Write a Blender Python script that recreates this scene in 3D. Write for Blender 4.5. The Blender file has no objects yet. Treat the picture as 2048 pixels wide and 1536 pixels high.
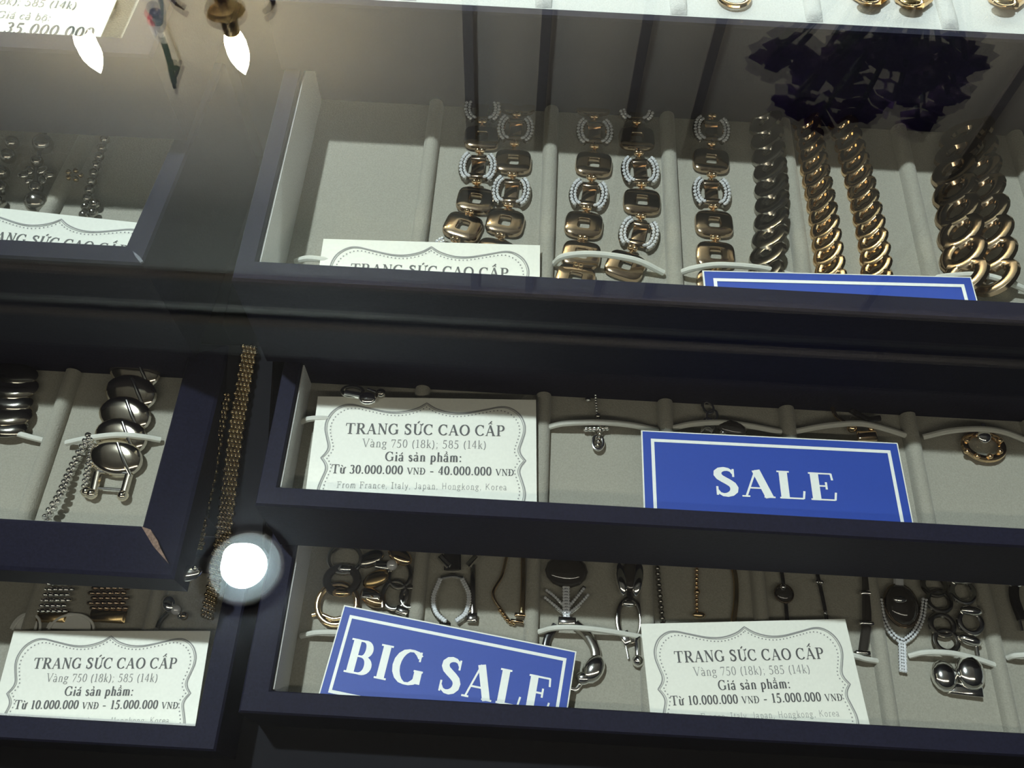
import bpy, bmesh, math, random
from mathutils import Vector, Matrix
rnd = random.Random(7)
C = bpy.context.scene.collection
PI = math.pi
R = math.radians

# ------------------------------------------------------------------ camera, world, exposure
CAMZ, FPX = 1.10, 1750.0
GLASS = 0.98                                   # underside height of the glass countertop
def _cam():
    p, y, r = R(61), R(.6), R(2.6)
    fw = Vector((0, math.cos(p), -math.sin(p))); up = Vector((0, math.sin(p), math.cos(p))); rt = Vector((1, 0, 0))
    Z = Matrix.Rotation(y, 3, 'Z')
    fw, up, rt = Z @ fw, Z @ up, Z @ rt
    return math.cos(r) * rt + math.sin(r) * up, -math.sin(r) * rt + math.cos(r) * up, fw
RT, UP, FW = _cam()
cd = bpy.data.cameras.new('camera'); cam = bpy.data.objects.new('camera', cd); C.objects.link(cam)
cd.sensor_width = 36; cd.lens = FPX / 2048 * 36; cd.clip_start = .01; cd.clip_end = 50
m3 = Matrix((RT, UP, -FW)).transposed()
cam.matrix_world = Matrix.Translation((0, 0, CAMZ)) @ m3.to_4x4()
bpy.context.scene.camera = cam
sc = bpy.context.scene
sc.view_settings.view_transform = 'Standard'; sc.view_settings.look = 'None'
sc.view_settings.gamma = 1; sc.view_settings.exposure = 0.0
w = bpy.data.worlds.new('world'); sc.world = w; w.use_nodes = True
w.node_tree.nodes['Background'].inputs[0].default_value = (.75, .85, 1, 1)
w.node_tree.nodes['Background'].inputs[1].default_value = .03

def area(name, loc, target, sx, sy, power, color):
    l = bpy.data.lights.new(name, 'AREA'); l.shape = 'RECTANGLE'; l.size = sx; l.size_y = sy
    l.energy = power; l.color = color
    o = bpy.data.objects.new(name, l); C.objects.link(o); o.location = loc
    o.rotation_euler = (Vector(target) - Vector(loc)).to_track_quat('-Z', 'Y').to_euler()
    return o
LED_BACK, FRONT_FILL, WALL_FILL, SPOT = .50, .30, 45, 150
COOL, WARM, NEUT = (.86, 1, .97), (1, .84, .58), (1, .93, .78)
area('case_strip_light_rear', (0.0, .440, GLASS - .012), (0.0, .27, .80), .66, .008, LED_BACK, COOL)
area('front_fill_light', (0.0, -.005, GLASS - .012), (0.0, .16, .72), .66, .010, FRONT_FILL, NEUT)  # unseen front strip, added as general fill for the trays
area('wall_fill_light', (0.15, 1.05, 1.30), (.15, 1.22, 2.0), 2.6, .05, WALL_FILL, NEUT)  # unseen light, added to brighten the lower back wall

# ------------------------------------------------------------------ pixel rays (photo frame) to world points
def ray(px, py):
    return (px - 1024) / FPX * RT - (py - 768) / FPX * UP + FW
def PX(px, py, H):                              # point of the level H metres below the lens
    d = ray(px, py); d = d * (-H / d.z); return Vector((d.x, d.y, CAMZ - H))
def RF(px, py, y):                              # where the mirrored ray meets the plane y
    d = ray(px, py); d = d * (y / d.y); return Vector((d.x, y, 2 * GLASS - CAMZ - d.z))

# ------------------------------------------------------------------ materials
def mat(name, color, rough=.5, metal=0., spec=.5, bump=0, bscale=800, var=0, sheen=0, emit=0, ecol=None, coat=0):
    m = bpy.data.materials.new(name); m.use_nodes = True
    nt = m.node_tree; b = nt.nodes['Principled BSDF']
    b.inputs['Base Color'].default_value = (*color, 1); b.inputs['Roughness'].default_value = rough
    b.inputs['Metallic'].default_value = metal; b.inputs['Specular IOR Level'].default_value = spec
    if sheen: b.inputs['Sheen Weight'].default_value = sheen
    if coat: b.inputs['Coat Weight'].default_value = coat
    if emit:
        b.inputs['Emission Color'].default_value = (*(ecol or color), 1); b.inputs['Emission Strength'].default_value = emit
    tc = nt.nodes.new('ShaderNodeTexCoord')
    n = nt.nodes.new('ShaderNodeTexNoise'); n.inputs['Scale'].default_value = bscale; n.inputs['Detail'].default_value = 4
    nt.links.new(tc.outputs['Object'], n.inputs['Vector'])
    if bump:
        bp = nt.nodes.new('ShaderNodeBump'); bp.inputs['Strength'].default_value = bump; bp.inputs['Distance'].default_value = .0006
        nt.links.new(n.outputs['Fac'], bp.inputs['Height']); nt.links.new(bp.outputs['Normal'], b.inputs['Normal'])
    rp = nt.nodes.new('ShaderNodeValToRGB')
    k = max(var, .03)
    rp.color_ramp.elements[0].position = .3; rp.color_ramp.elements[1].position = .7
    rp.color_ramp.elements[0].color = (*[c * (1 - k) for c in color], 1)
    rp.color_ramp.elements[1].color = (*[min(1, c * (1 + k)) for c in color], 1)
    nt.links.new(n.outputs['Fac'], rp.inputs['Fac']); nt.links.new(rp.outputs['Color'], b.inputs['Base Color'])
    return m
M = {
 'leather': mat('navy_leatherette', (.010, .010, .024), .65, spec=.10, bump=.12, bscale=900, var=.2),
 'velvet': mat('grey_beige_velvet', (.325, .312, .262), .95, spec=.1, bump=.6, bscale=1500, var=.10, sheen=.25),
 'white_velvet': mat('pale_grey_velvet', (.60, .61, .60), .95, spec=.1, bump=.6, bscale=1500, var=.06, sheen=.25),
 'cord': mat('elastic_white', (.62, .62, .56), .7),
 'paper': mat('card_paper', (.80, .80, .72), .45, spec=.4),
 'ink': mat('grey_black_ink', (.085, .085, .085), .6),
 'ink2': mat('grey_ink', (.27, .27, .26), .6),
 'blue': mat('blue_print', (.026, .066, .36), .5, spec=.3),
 'white_ink': mat('white_print', (.82, .84, .80), .45),
 'champagne': mat('champagne_metal', (.84, .76, .62), .12, 1),
 'gold': mat('gold', (.86, .62, .36), .12, 1),
 'rose': mat('pale_gold', (.47, .35, .235), .12, 1),
 'antique': mat('antique_gold', (.42, .33, .20), .2, 1),
 'silver': mat('silver', (.86, .85, .82), .12, 1),
 'gunmetal': mat('dark_steel', (.40, .38, .34), .16, 1),
 'crystal': mat('crystal', (.88, .90, .93), .10, .35, spec=1),
 'black': mat('black_enamel', (.012, .011, .012), .18, spec=.6),
 'onyx': mat('dark_stone', (.03, .026, .022), .08, spec=.7),
 'clear': mat('clear_plastic', (.7, .7, .66), .12),
 'red': mat('red_bead', (.6, .04, .03), .15),
 'wear': mat('worn_board', (.20, .13, .10), .8, var=.5),
 'wearb': mat('scuffed_edge', (.12, .13, .16), .8, var=.4),
 'stand': mat('black_board', (.010, .010, .013), .8, spec=.1),
 'cabinet': mat('cabinet_laminate', (.03, .022, .018), .45),
 'wall': mat('wall_paint', (.56, .54, .48), .8, bscale=40),
 'ceiling': mat('ceiling_paint', (.05, .05, .056), .9, bscale=20),
 'trim': mat('wall_trim', (.17, .16, .15), .5),
 'floor': mat('floor_tile', (.22, .19, .16), .35, bscale=6, var=.15),
 'brass': mat('brass_fitting', (.45, .33, .16), .25, 1),
 'bulb': mat('lit_bulb', (1, .9, .65), .4, emit=360, ecol=(1, .84, .54)),
 'lens': mat('lit_lamp_lens', (1, 1, 1), .4, emit=420, ecol=(.80, .97, 1.0)),
 'dish': mat('lamp_reflector', (.45, .5, .52), .6), 'drop': mat('bright_glass_drop', (.95, .96, .95), .3, spec=1),
 'petal': mat('purple_petal', (.10, .03, .24), .7, bscale=60, var=.4),
 'leaf': mat('dark_leaf', (.01, .03, .012), .6),
 'vase': mat('dark_ceramic', (.02, .02, .03), .3),
 'led': mat('lit_led_strip', (1, 1, 1), .5, emit=6, ecol=COOL),
}
def glass_mat():
    m = bpy.data.materials.new('clear_glass'); m.use_nodes = True; nt = m.node_tree; nt.nodes.clear()
    N = nt.nodes.new; L = nt.links.new
    g = N('ShaderNodeNewGeometry'); dot = N('ShaderNodeVectorMath'); dot.operation = 'DOT_PRODUCT'
    L(g.outputs['Normal'], dot.inputs[0]); L(g.outputs['Incoming'], dot.inputs[1])
    ab = N('ShaderNodeMath'); ab.operation = 'ABSOLUTE'; L(dot.outputs['Value'], ab.inputs[0])
    om = N('ShaderNodeMath'); om.operation = 'SUBTRACT'; om.inputs[0].default_value = 1; L(ab.outputs[0], om.inputs[1])
    pw = N('ShaderNodeMath'); pw.operation = 'POWER'; pw.inputs[1].default_value = 5; L(om.outputs[0], pw.inputs[0])
    ma = N('ShaderNodeMath'); ma.operation = 'MULTIPLY_ADD'; ma.inputs[1].default_value = .96; ma.inputs[2].default_value = .04
    L(pw.outputs[0], ma.inputs[0])
    t = N('ShaderNodeBsdfTransparent'); t.inputs[0].default_value = (.97, .985, .975, 1)
    gl = N('ShaderNodeBsdfGlossy'); gl.inputs['Roughness'].default_value = 0.0
    mx = N('ShaderNodeMixShader'); L(ma.outputs[0], mx.inputs[0]); L(t.outputs[0], mx.inputs[1]); L(gl.outputs[0], mx.inputs[2])
    o = N('ShaderNodeOutputMaterial'); L(mx.outputs[0], o.inputs['Surface'])
    return m
M['glass'] = glass_mat()

# ------------------------------------------------------------------ mesh helpers
class MB:
    def __init__(s): s.v = []; s.f = []
    def add(s, vs, fs, mx=None):
        b = len(s.v)
        s.v += [tuple(mx @ Vector(p)) if mx else tuple(p) for p in vs]
        s.f += [tuple(i + b for i in f) for f in fs]
    def box(s, c, d, mx=None, bev=0):
        x, y, z = d[0] / 2, d[1] / 2, d[2] / 2; cx, cy, cz = c
        if not bev:
            vs = [(cx + i * x, cy + j * y, cz + k * z) for k in (-1, 1) for j in (-1, 1) for i in (-1, 1)]
            s.add(vs, [(0, 2, 3, 1), (4, 5, 7, 6), (0, 1, 5, 4), (2, 6, 7, 3), (0, 4, 6, 2), (1, 3, 7, 5)], mx)
        else:
            rings = []
            for zz, ins in ((-z, bev), (-z + bev, 0), (z - bev, 0), (z, bev)):
                a, b2 = x - ins, y - ins; k = bev * .6
                rings.append([(cx + px, cy + py, cz + zz) for px, py in ((-a + k, -b2), (a - k, -b2), (a, -b2 + k), (a, b2 - k), (a - k, b2), (-a + k, b2), (-a, b2 - k), (-a, -b2 + k))])
            s.loft(rings, mx)
    def loft(s, rings, mx=None, closed=True, caps=True):
        n = len(rings[0]); vs = [p for r in rings for p in r]; fs = []
        for i in range(len(rings) - 1):
            for j in range(n if closed else n - 1):
                k = (j + 1) % n
                fs.append((i * n + j, i * n + k, (i + 1) * n + k, (i + 1) * n + j))
        if caps and closed:
            fs.append(tuple(range(n - 1, -1, -1))); fs.append(tuple(range((len(rings) - 1) * n, len(rings) * n)))
        s.add(vs, fs, mx)
    def lathe(s, prof, n=16, mx=None, sx=1, sy=1):       # profile (r, z)
        s.loft([[(max(r, 1e-6) * sx * math.cos(2 * PI * j / n), max(r, 1e-6) * sy * math.sin(2 * PI * j / n), z) for j in range(n)] for r, z in prof], mx)
    def ball(s, c, r, n=10, m=6, sc=(1, 1, 1)):
        s.loft([[(c[0] + r * sc[0] * max(math.sin(PI * i / m), 1e-4) * math.cos(2 * PI * j / n), c[1] + r * sc[1] * max(math.sin(PI * i / m), 1e-4) * math.sin(2 * PI * j / n), c[2] - r * sc[2] * math.cos(PI * i / m)) for j in range(n)] for i in range(m + 1)])
    def tube(s, pts, r, n=8, closed=False, flat=1.0, mx=None):
        pts = [Vector(p) for p in pts]; N = len(pts); rings = []
        for i, p in enumerate(pts):
            a = pts[(i - 1) % N] if (closed or i > 0) else p
            b = pts[(i + 1) % N] if (closed or i < N - 1) else p
            t = (b - a).normalized()
            up = Vector((0, 0, 1)) if abs(t.z) < .95 else Vector((0, 1, 0))
            x = t.cross(up).normalized(); y = x.cross(t).normalized()
            rr = r(i / (N - 1)) if callable(r) else r
            rings.append([p + x * (rr * math.cos(2 * PI * j / n)) + y * (rr * flat * math.sin(2 * PI * j / n)) for j in range(n)])
        if closed: rings.append(rings[0])
        s.loft(rings, mx, caps=not closed)
    def gem(s, c, r, h):                                   # a small faceted stone
        k = 6; vs = [(c[0] + r * math.cos(2 * PI * j / k), c[1] + r * math.sin(2 * PI * j / k), c[2]) for j in range(k)]
        vs += [(c[0] + r * .5 * math.cos(2 * PI * (j + .5) / k), c[1] + r * .5 * math.sin(2 * PI * (j + .5) / k), c[2] + h) for j in range(k)]
        s.add(vs, [(j, (j + 1) % k, k + j) for j in range(k)] + [((j + 1) % k, k + (j + 1) % k, k + j) for j in range(k)] + [tuple(range(k, 2 * k))])
    def mesh(s, name, m, smooth=True):
        me = bpy.data.meshes.new(name); me.from_pydata(s.v, [], s.f); me.update()
        b = bmesh.new(); b.from_mesh(me); bmesh.ops.recalc_face_normals(b, faces=b.faces); b.to_mesh(me); b.free()
        me.materials.append(M[m])
        if smooth:
            me.polygons.foreach_set('use_smooth', [True] * len(me.polygons)); me.set_sharp_from_angle(angle=R(38))
        return me
    def obj(s, name, m, parent=None, smooth=True, mx=None):
        return link(name, s.mesh(name, m, smooth), parent, mx)
def link(name, me, parent=None, mx=None):
    o = bpy.data.objects.new(name, me); C.objects.link(o)
    if parent: o.parent = parent
    if mx is not None: o.matrix_local = mx
    return o
def clip(o, yw):                                             # trim a card's meshes where the tray's front wall stops it
    bpy.context.view_layer.update(); inv = o.matrix_world.inverted()
    co = inv @ Vector((0, yw, 0)); no = (o.matrix_world.to_3x3().transposed() @ Vector((0, 1, 0))).normalized()
    for ch in o.children:
        b = bmesh.new(); b.from_mesh(ch.data); mi = ch.matrix_local.inverted()
        bmesh.ops.bisect_plane(b, geom=b.verts[:] + b.edges[:] + b.faces[:], plane_co=mi @ co, plane_no=no, clear_inner=True)
        b.to_mesh(ch.data); b.free()
    for ch in list(o.children):
        if not len(ch.data.polygons): bpy.data.objects.remove(ch)
    return o
def tag(o, label, cat, group=None, kind=None):
    o['label'] = label; o['category'] = cat
    if group: o['group'] = group
    if kind: o['kind'] = kind
    return o
def thing(name, label, cat, loc=(0, 0, 0), group=None, mx=None):
    o = bpy.data.objects.new(name, None); C.objects.link(o); o.empty_display_size = .01
    o.matrix_world = mx if mx is not None else Matrix.Translation(loc)
    return tag(o, label, cat, group)
def struct(o): o['kind'] = 'structure'; return o
def wbox(name, x0, x1, y0, y1, z0, z1, m, parent=None, bev=0):
    b = MB(); loc = Vector(((x0 + x1) / 2, (y0 + y1) / 2, (z0 + z1) / 2))
    b.box((0, 0, 0), (x1 - x0, y1 - y0, z1 - z0), bev=bev)
    o = b.obj(name, m, None, smooth=bool(bev)); o.location = loc
    if parent: o.parent = parent; o.location = loc - parent.location
    return o
def ell(cx, cy, rx, ry, z=0, n=24, a0=0, a1=360):
    full = abs(a1 - a0) >= 360
    return [(cx + rx * math.cos(R(a0 + (a1 - a0) * i / (n if full else n - 1))), cy + ry * math.sin(R(a0 + (a1 - a0) * i / (n if full else n - 1))), z) for i in range(n)]
def resample(pts, step):
    pts = [Vector(p) for p in pts]; out = [pts[0].copy()]; acc = 0.
    for a, b in zip(pts, pts[1:]):
        L = (b - a).length; t = step - acc
        while t <= L: out.append(a.lerp(b, t / L)); t += step
        acc = (acc + L) % step
    return out
def smoothpts(pts, k=8):                                     # catmull-rom
    pts = [Vector(p) for p in pts]; q = [2 * pts[0] - pts[1]] + pts + [2 * pts[-1] - pts[-2]]; out = []
    for i in range(1, len(q) - 2):
        for j in range(k):
            t = j / k
            out.append(.5 * ((2 * q[i]) + (q[i + 1] - q[i - 1]) * t + (2 * q[i - 1] - 5 * q[i] + 4 * q[i + 1] - q[i + 2]) * t * t + (3 * q[i] - q[i - 1] - 3 * q[i + 1] + q[i + 2]) * t ** 3))
    return out + [pts[-1]]
def frame_at(p, t):                                          # x across, y along t, z up
    t = Vector(t).normalized(); x = t.cross(Vector((0, 0, 1))).normalized(); z = x.cross(t)
    return Matrix.Translation(p) @ Matrix((x, t, z)).transposed().to_4x4()

# ------------------------------------------------------------------ the room
struct(wbox('floor', -2.4, 2.4, -2.0, 1.19, -.04, 0, 'floor'))
struct(wbox('ceiling', -2.4, 2.4, -2.0, 1.19, 2.80, 2.86, 'ceiling'))
struct(wbox('wall_back', -2.4, 2.4, 1.15, 1.19, 0, 2.80, 'wall'))
struct(wbox('wall_left', -2.44, -2.4, -2.0, 1.19, 0, 2.86, 'wall'))
struct(wbox('wall_right', 2.4, 2.44, -2.0, 1.19, 0, 2.86, 'wall'))
wall_z1 = RF(250, 610, 1.15).z
struct(wbox('trim_1', -2.39, 2.39, 1.115, 1.15, 2.66, 2.80, 'trim'))
struct(wbox('trim_2', -2.39, 2.39, 1.13, 1.15, 2.50, 2.60, 'trim'))
for i, (px, py) in enumerate(((938, 120), (1088, 120), (1280, 120), (1420, 120), (2030, 160))):
    x = RF(px, py, 1.15).x
    struct(wbox('trim_%d' % (3 + i), x - .008, x + .008, 1.142, 1.15, 1.30, 2.50, 'trim'))

# ------------------------------------------------------------------ the display counter
X0, X1, Y0, Y1 = -.345, .345, -.025, .505
DECK = CAMZ - .4126
ct = thing('display_counter', 'black jewelry display counter holding the trays under glass', 'counter', (0, .24, 0))
wbox('base_cabinet', X0, X1, Y0, Y1, .06, DECK - .004, 'cabinet', ct); wbox('deck', X0, X1, Y0, Y1, DECK - .004, DECK, 'stand', ct)
wbox('plinth', X0 + .03, X1 - .03, Y0 + .03, Y1 - .03, 0, .06, 'stand', ct)
wbox('side_panel', X0, X0 + .008, Y0, Y1, DECK, GLASS, 'stand', ct)
wbox('side_panel', X1 - .008, X1, Y0, Y1, DECK, GLASS, 'stand', ct)
wbox('front_panel', X0 + .008, X1 - .008, Y0, Y0 + .008, DECK, GLASS, 'stand', ct)
wbox('back_panel', X0 + .008, X1 - .008, Y1 - .008, Y1, DECK, GLASS, 'stand', ct)
wbox('light_housing', -.333, .333, .432, .448, GLASS - .010, GLASS - .001, 'brass', ct)
wbox('light_housing', -.333, .333, -.014, .004, GLASS - .010, GLASS - .001, 'brass', ct)  # housing added over the front fill light
bc = thing('added_cabinet', 'low unseen cabinet added along the back wall under the fill light', 'cabinet', (.15, 1.06, 0))
wbox('body', -1.25, 1.55, .96, 1.148, .002, 1.25, 'cabinet', bc); wbox('top', -1.26, 1.56, .95, 1.148, 1.25, 1.27, 'cabinet', bc); wbox('light_housing', -1.15, 1.45, 1.02, 1.08, 1.27, 1.294, 'brass', bc)  # unseen cabinet and housing, added to carry the wall fill light
gp = wbox('glass_countertop', X0 - .006, X1 + .006, Y0 - .006, Y1 + .3, GLASS, GLASS + .006, 'glass')
tag(gp, 'clear glass top pane of the display counter, reflecting lamps and wall', 'glass pane')
st = thing('display_stand', 'black stepped stand under the jewelry trays', 'stand', (0, .2, DECK + .0006))
def step(x0, x1, y0, y1, H):
    wbox('step', x0, x1, y0, y1, DECK + .0006, CAMZ - H - .0006, 'stand', st)
step(-.100, .332, .158, .205, .3735); step(-.100, .332, .2055, .329, .3245); step(-.100, .332, .3295, .42, .2652)
step(-.332, -.132, .128, .205, .3565); step(-.332, -.132, .2055, .305, .3295); step(-.332, -.132, .3055, .42, .2615)

# ------------------------------------------------------------------ trays
def tray(label, xl, xr, yf, yb, Hf, Hr, Hb, wf, ws, wb, slope=0, uc=0, divs=(), lining='velvet', wall='white_velvet', skew=0, cords=(), dh=.005, dw=.0068):
    zf, zr, zb = CAMZ - Hf, CAMZ - Hr, CAMZ - Hb
    t = thing('jewelry_tray', label, 'tray', ((xl + xr) / 2, (yf + yb) / 2, zb))
    ox, oy = t.location.x, t.location.y
    b = MB()
    prof = [(1, 0, zb), (0, 1, zr - .0035), (0, 0, zr - .0012), (.0012, 0, zr)]
    rings = []
    # each profile point: (fraction outward, height)
    pts = [('uc', zb), ('uc', zr - .004), (0, zr - .003), (0, zr - .001), (.06, zr), (.92, zr - slope), (1, zr - slope - .0012), (1, zb)]
    for fr, z in pts:
        if fr == 'uc': of, os_, ob = uc, 0, 0
        else: of, os_, ob = fr * wf, fr * ws, fr * wb
        rings.append([(xl - os_ - ox, yf - of - oy, z - zb), (xr + os_ - ox, yf - of - oy, z - zb), (xr + os_ + skew - ox, yb + ob - oy, z - zb), (xl - os_ + skew - ox, yb + ob - oy, z - zb)])
    b.loft(rings, caps=False); b.obj('frame', 'leather', t, smooth=False)
    def plate(name, m, x0, x1, y0, y1, z0, z1, sk=True):
        q = MB(); k = skew if sk else 0
        sx = lambda y: k * (y - yf) / (yb - yf)
        vs = [(x0 + sx(y0) - ox, y0 - oy, z0 - zb), (x1 + sx(y0) - ox, y0 - oy, z0 - zb), (x1 + sx(y1) - ox, y1 - oy, z0 - zb), (x0 + sx(y1) - ox, y1 - oy, z0 - zb)]
        vs += [(x, y, z1 - zb) for x, y, z in vs]
        q.add(vs, [(3, 2, 1, 0), (4, 5, 6, 7), (0, 1, 5, 4), (1, 2, 6, 5), (2, 3, 7, 6), (3, 0, 4, 7)])
        return q.obj(name, m, t, smooth=False)
    plate('lining', lining, xl + .0003, xr - .0003, yf - uc + .0003, yb - .0003, zb + .0003, zf)
    if zr - zf > .006:
        plate('side_lining', wall, xl + .0002, xl + .0008, yf + .001, yb - .001, zf, zr - .0030)
        plate('side_lining', wall, xr - .0008, xr - .0002, yf + .001, yb - .001, zf, zr - .0045)
        plate('front_lining', wall, xl + .0014, xr - .0014, yf - uc + .0002, yf - uc + .0012, zf, zr - .0045)
    for dx in divs:
        q = MB(); prf = [(dw / 2 * math.cos(PI * i / 8), dh * math.sin(PI * i / 8) ** .7) for i in range(9)]
        ring = []
        for y, k in ((yf - uc + .0014, .05), (yf - uc + .003, .7), (yf - uc + .006, 1), (yb - .001, 1)):
            s = skew * (y - yf) / (yb - yf)
            ring.append([(dx + s + u - ox, y - oy, zf + h * k - zb) for u, h in prf])
        q.loft(ring, closed=True, caps=True); q.obj('divider', lining, t)
    for pl in cords:                                          # (px, py, height above floor)
        p3 = [PX(a, c, Hf - h) - t.location for a, c, h in pl]
        q = MB(); q.tube(smoothpts(p3), .0013 if len(pl) else .001, 8); q.obj('elastic_cord', 'cord', t)
    return t
mm = .001
PITCH = .054
HA, HB, HC, HD, HE, HF, HG = .232, .297, .345, .403, .292, .350, .405
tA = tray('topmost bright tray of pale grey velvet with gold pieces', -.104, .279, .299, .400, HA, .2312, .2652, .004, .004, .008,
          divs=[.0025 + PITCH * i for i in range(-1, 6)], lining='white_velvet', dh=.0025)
tB = tray('navy tray of gate-link and curb bracelets, second from the top', -.0995, .279, .1935, .312, HB, .265, .3245, .009, .0075, .010,
          divs=[-.0445 + PITCH * i for i in range(7)],
          cords=[[(592, 523, .002), (615, 517, .006), (650, 520, .007), (700, 528, .003)],
                 [(1107, 528, .002), (1130, 512, .008), (1190, 508, .009), (1270, 520, .007), (1327, 546, .002)],
                 [(1357, 547, .002), (1390, 536, .007), (1440, 530, .008), (1520, 536, .007), (1592, 553, .002)],
                 [(1850, 560, .002), (1900, 552, .006), (1960, 550, .007), (2010, 562, .007), (2075, 590, .002)]])
tC = tray('navy tray with pendants and a SALE card, third from the top', -.0925, .279, .128, .1865, HC, .325, .3735, .008, .0075, .012,
          divs=[-.0415 + PITCH * i for i in range(7)],
          cords=[[(592, 848, .002), (620, 838, .007), (660, 838, .007), (720, 845, .003)],
                 [(1094, 855, .002), (1130, 847, .005), (1200, 845, .006), (1260, 850, .005), (1316, 861, .002)],
                 [(1342, 857, .002), (1385, 848, .005), (1440, 845, .006), (1500, 852, .005), (1562, 864, .002)],
                 [(1590, 863, .002), (1650, 852, .006), (1715, 847, .007), (1760, 855, .005), (1812, 871, .002)],
                 [(1846, 874, .002), (1900, 862, .006), (1960, 858, .007), (2010, 865, .005), (2062, 885, .002)]])
tD = tray('navy front tray of mixed bracelets with a tilted BIG SALE card', -.0935, .279, .059, .145, HD, .375, .412, .009, .0115, .010, uc=.006,
          divs=[-.040 + .0528 * i for i in range(7)],
          cords=[[(602, 1272, .002), (640, 1265, .006), (700, 1268, .006), (770, 1285, .002)],
                 [(1078, 1264, .002), (1110, 1256, .007), (1160, 1256, .008), (1220, 1263, .006), (1283, 1274, .002)],
                 [(1530, 1300, .002), (1600, 1296, .004), (1700, 1310, .006), (1730, 1318, .005), (1760, 1323, .002)],
                 [(1818, 1312, .002), (1850, 1305, .006), (1900, 1306, .007), (1950, 1317, .005), (1998, 1333, .002)],
                 [(2015, 1316, .002), (2035, 1311, .006), (2080, 1312, .007), (2150, 1330, .003)]])
tZ = tray('left tray at the top corner, filled by a bright white card', -.290, -.1505, .257, .345, .237, .220, .2615, .009, .0135, .009, skew=.004, divs=[-.206])
tE = tray('left tray of dark bead bracelets under a ragged-edge price card', -.290, -.1475, .195, .284, HE, .262, .3295, .008, .008, .010, skew=.008, divs=[-.203, -.259])
tF = tray('left tray with a wide scaled bracelet and a worn front corner', -.290, -.1435, .1105, .188, HF, .330, .3565, .018, .0140, .012, slope=.008, divs=[-.2005, -.257],
          cords=[[(5, 862, .002), (30, 866, .004), (60, 874, .004), (98, 884, .002)],
                 [(133, 886, .003), (180, 876, .007), (235, 870, .008), (280, 873, .006), (321, 880, .002)]])
tG = tray('left front tray of mesh bracelets under a white price card', -.290, -.1225, .0445, .1145, HG, .380, .412, .009, .010, .010, divs=[-.1595, -.2135, -.267])
def patch(px, H, name, m, parent, lift=.0004):               # scuffed spot on a tray corner
    q = MB(); ps = [PX(a, b, H - h) - parent.location for a, b, h in px]
    q.add([p + Vector((0, 0, lift)) for p in ps] + [p - Vector((0, 0, .0002)) for p in ps], [tuple(range(len(ps)))] + [(i, (i + 1) % len(ps), len(ps) + (i + 1) % len(ps), len(ps) + i) for i in range(len(ps))])
    q.obj(name, m, parent, smooth=False)

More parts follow.
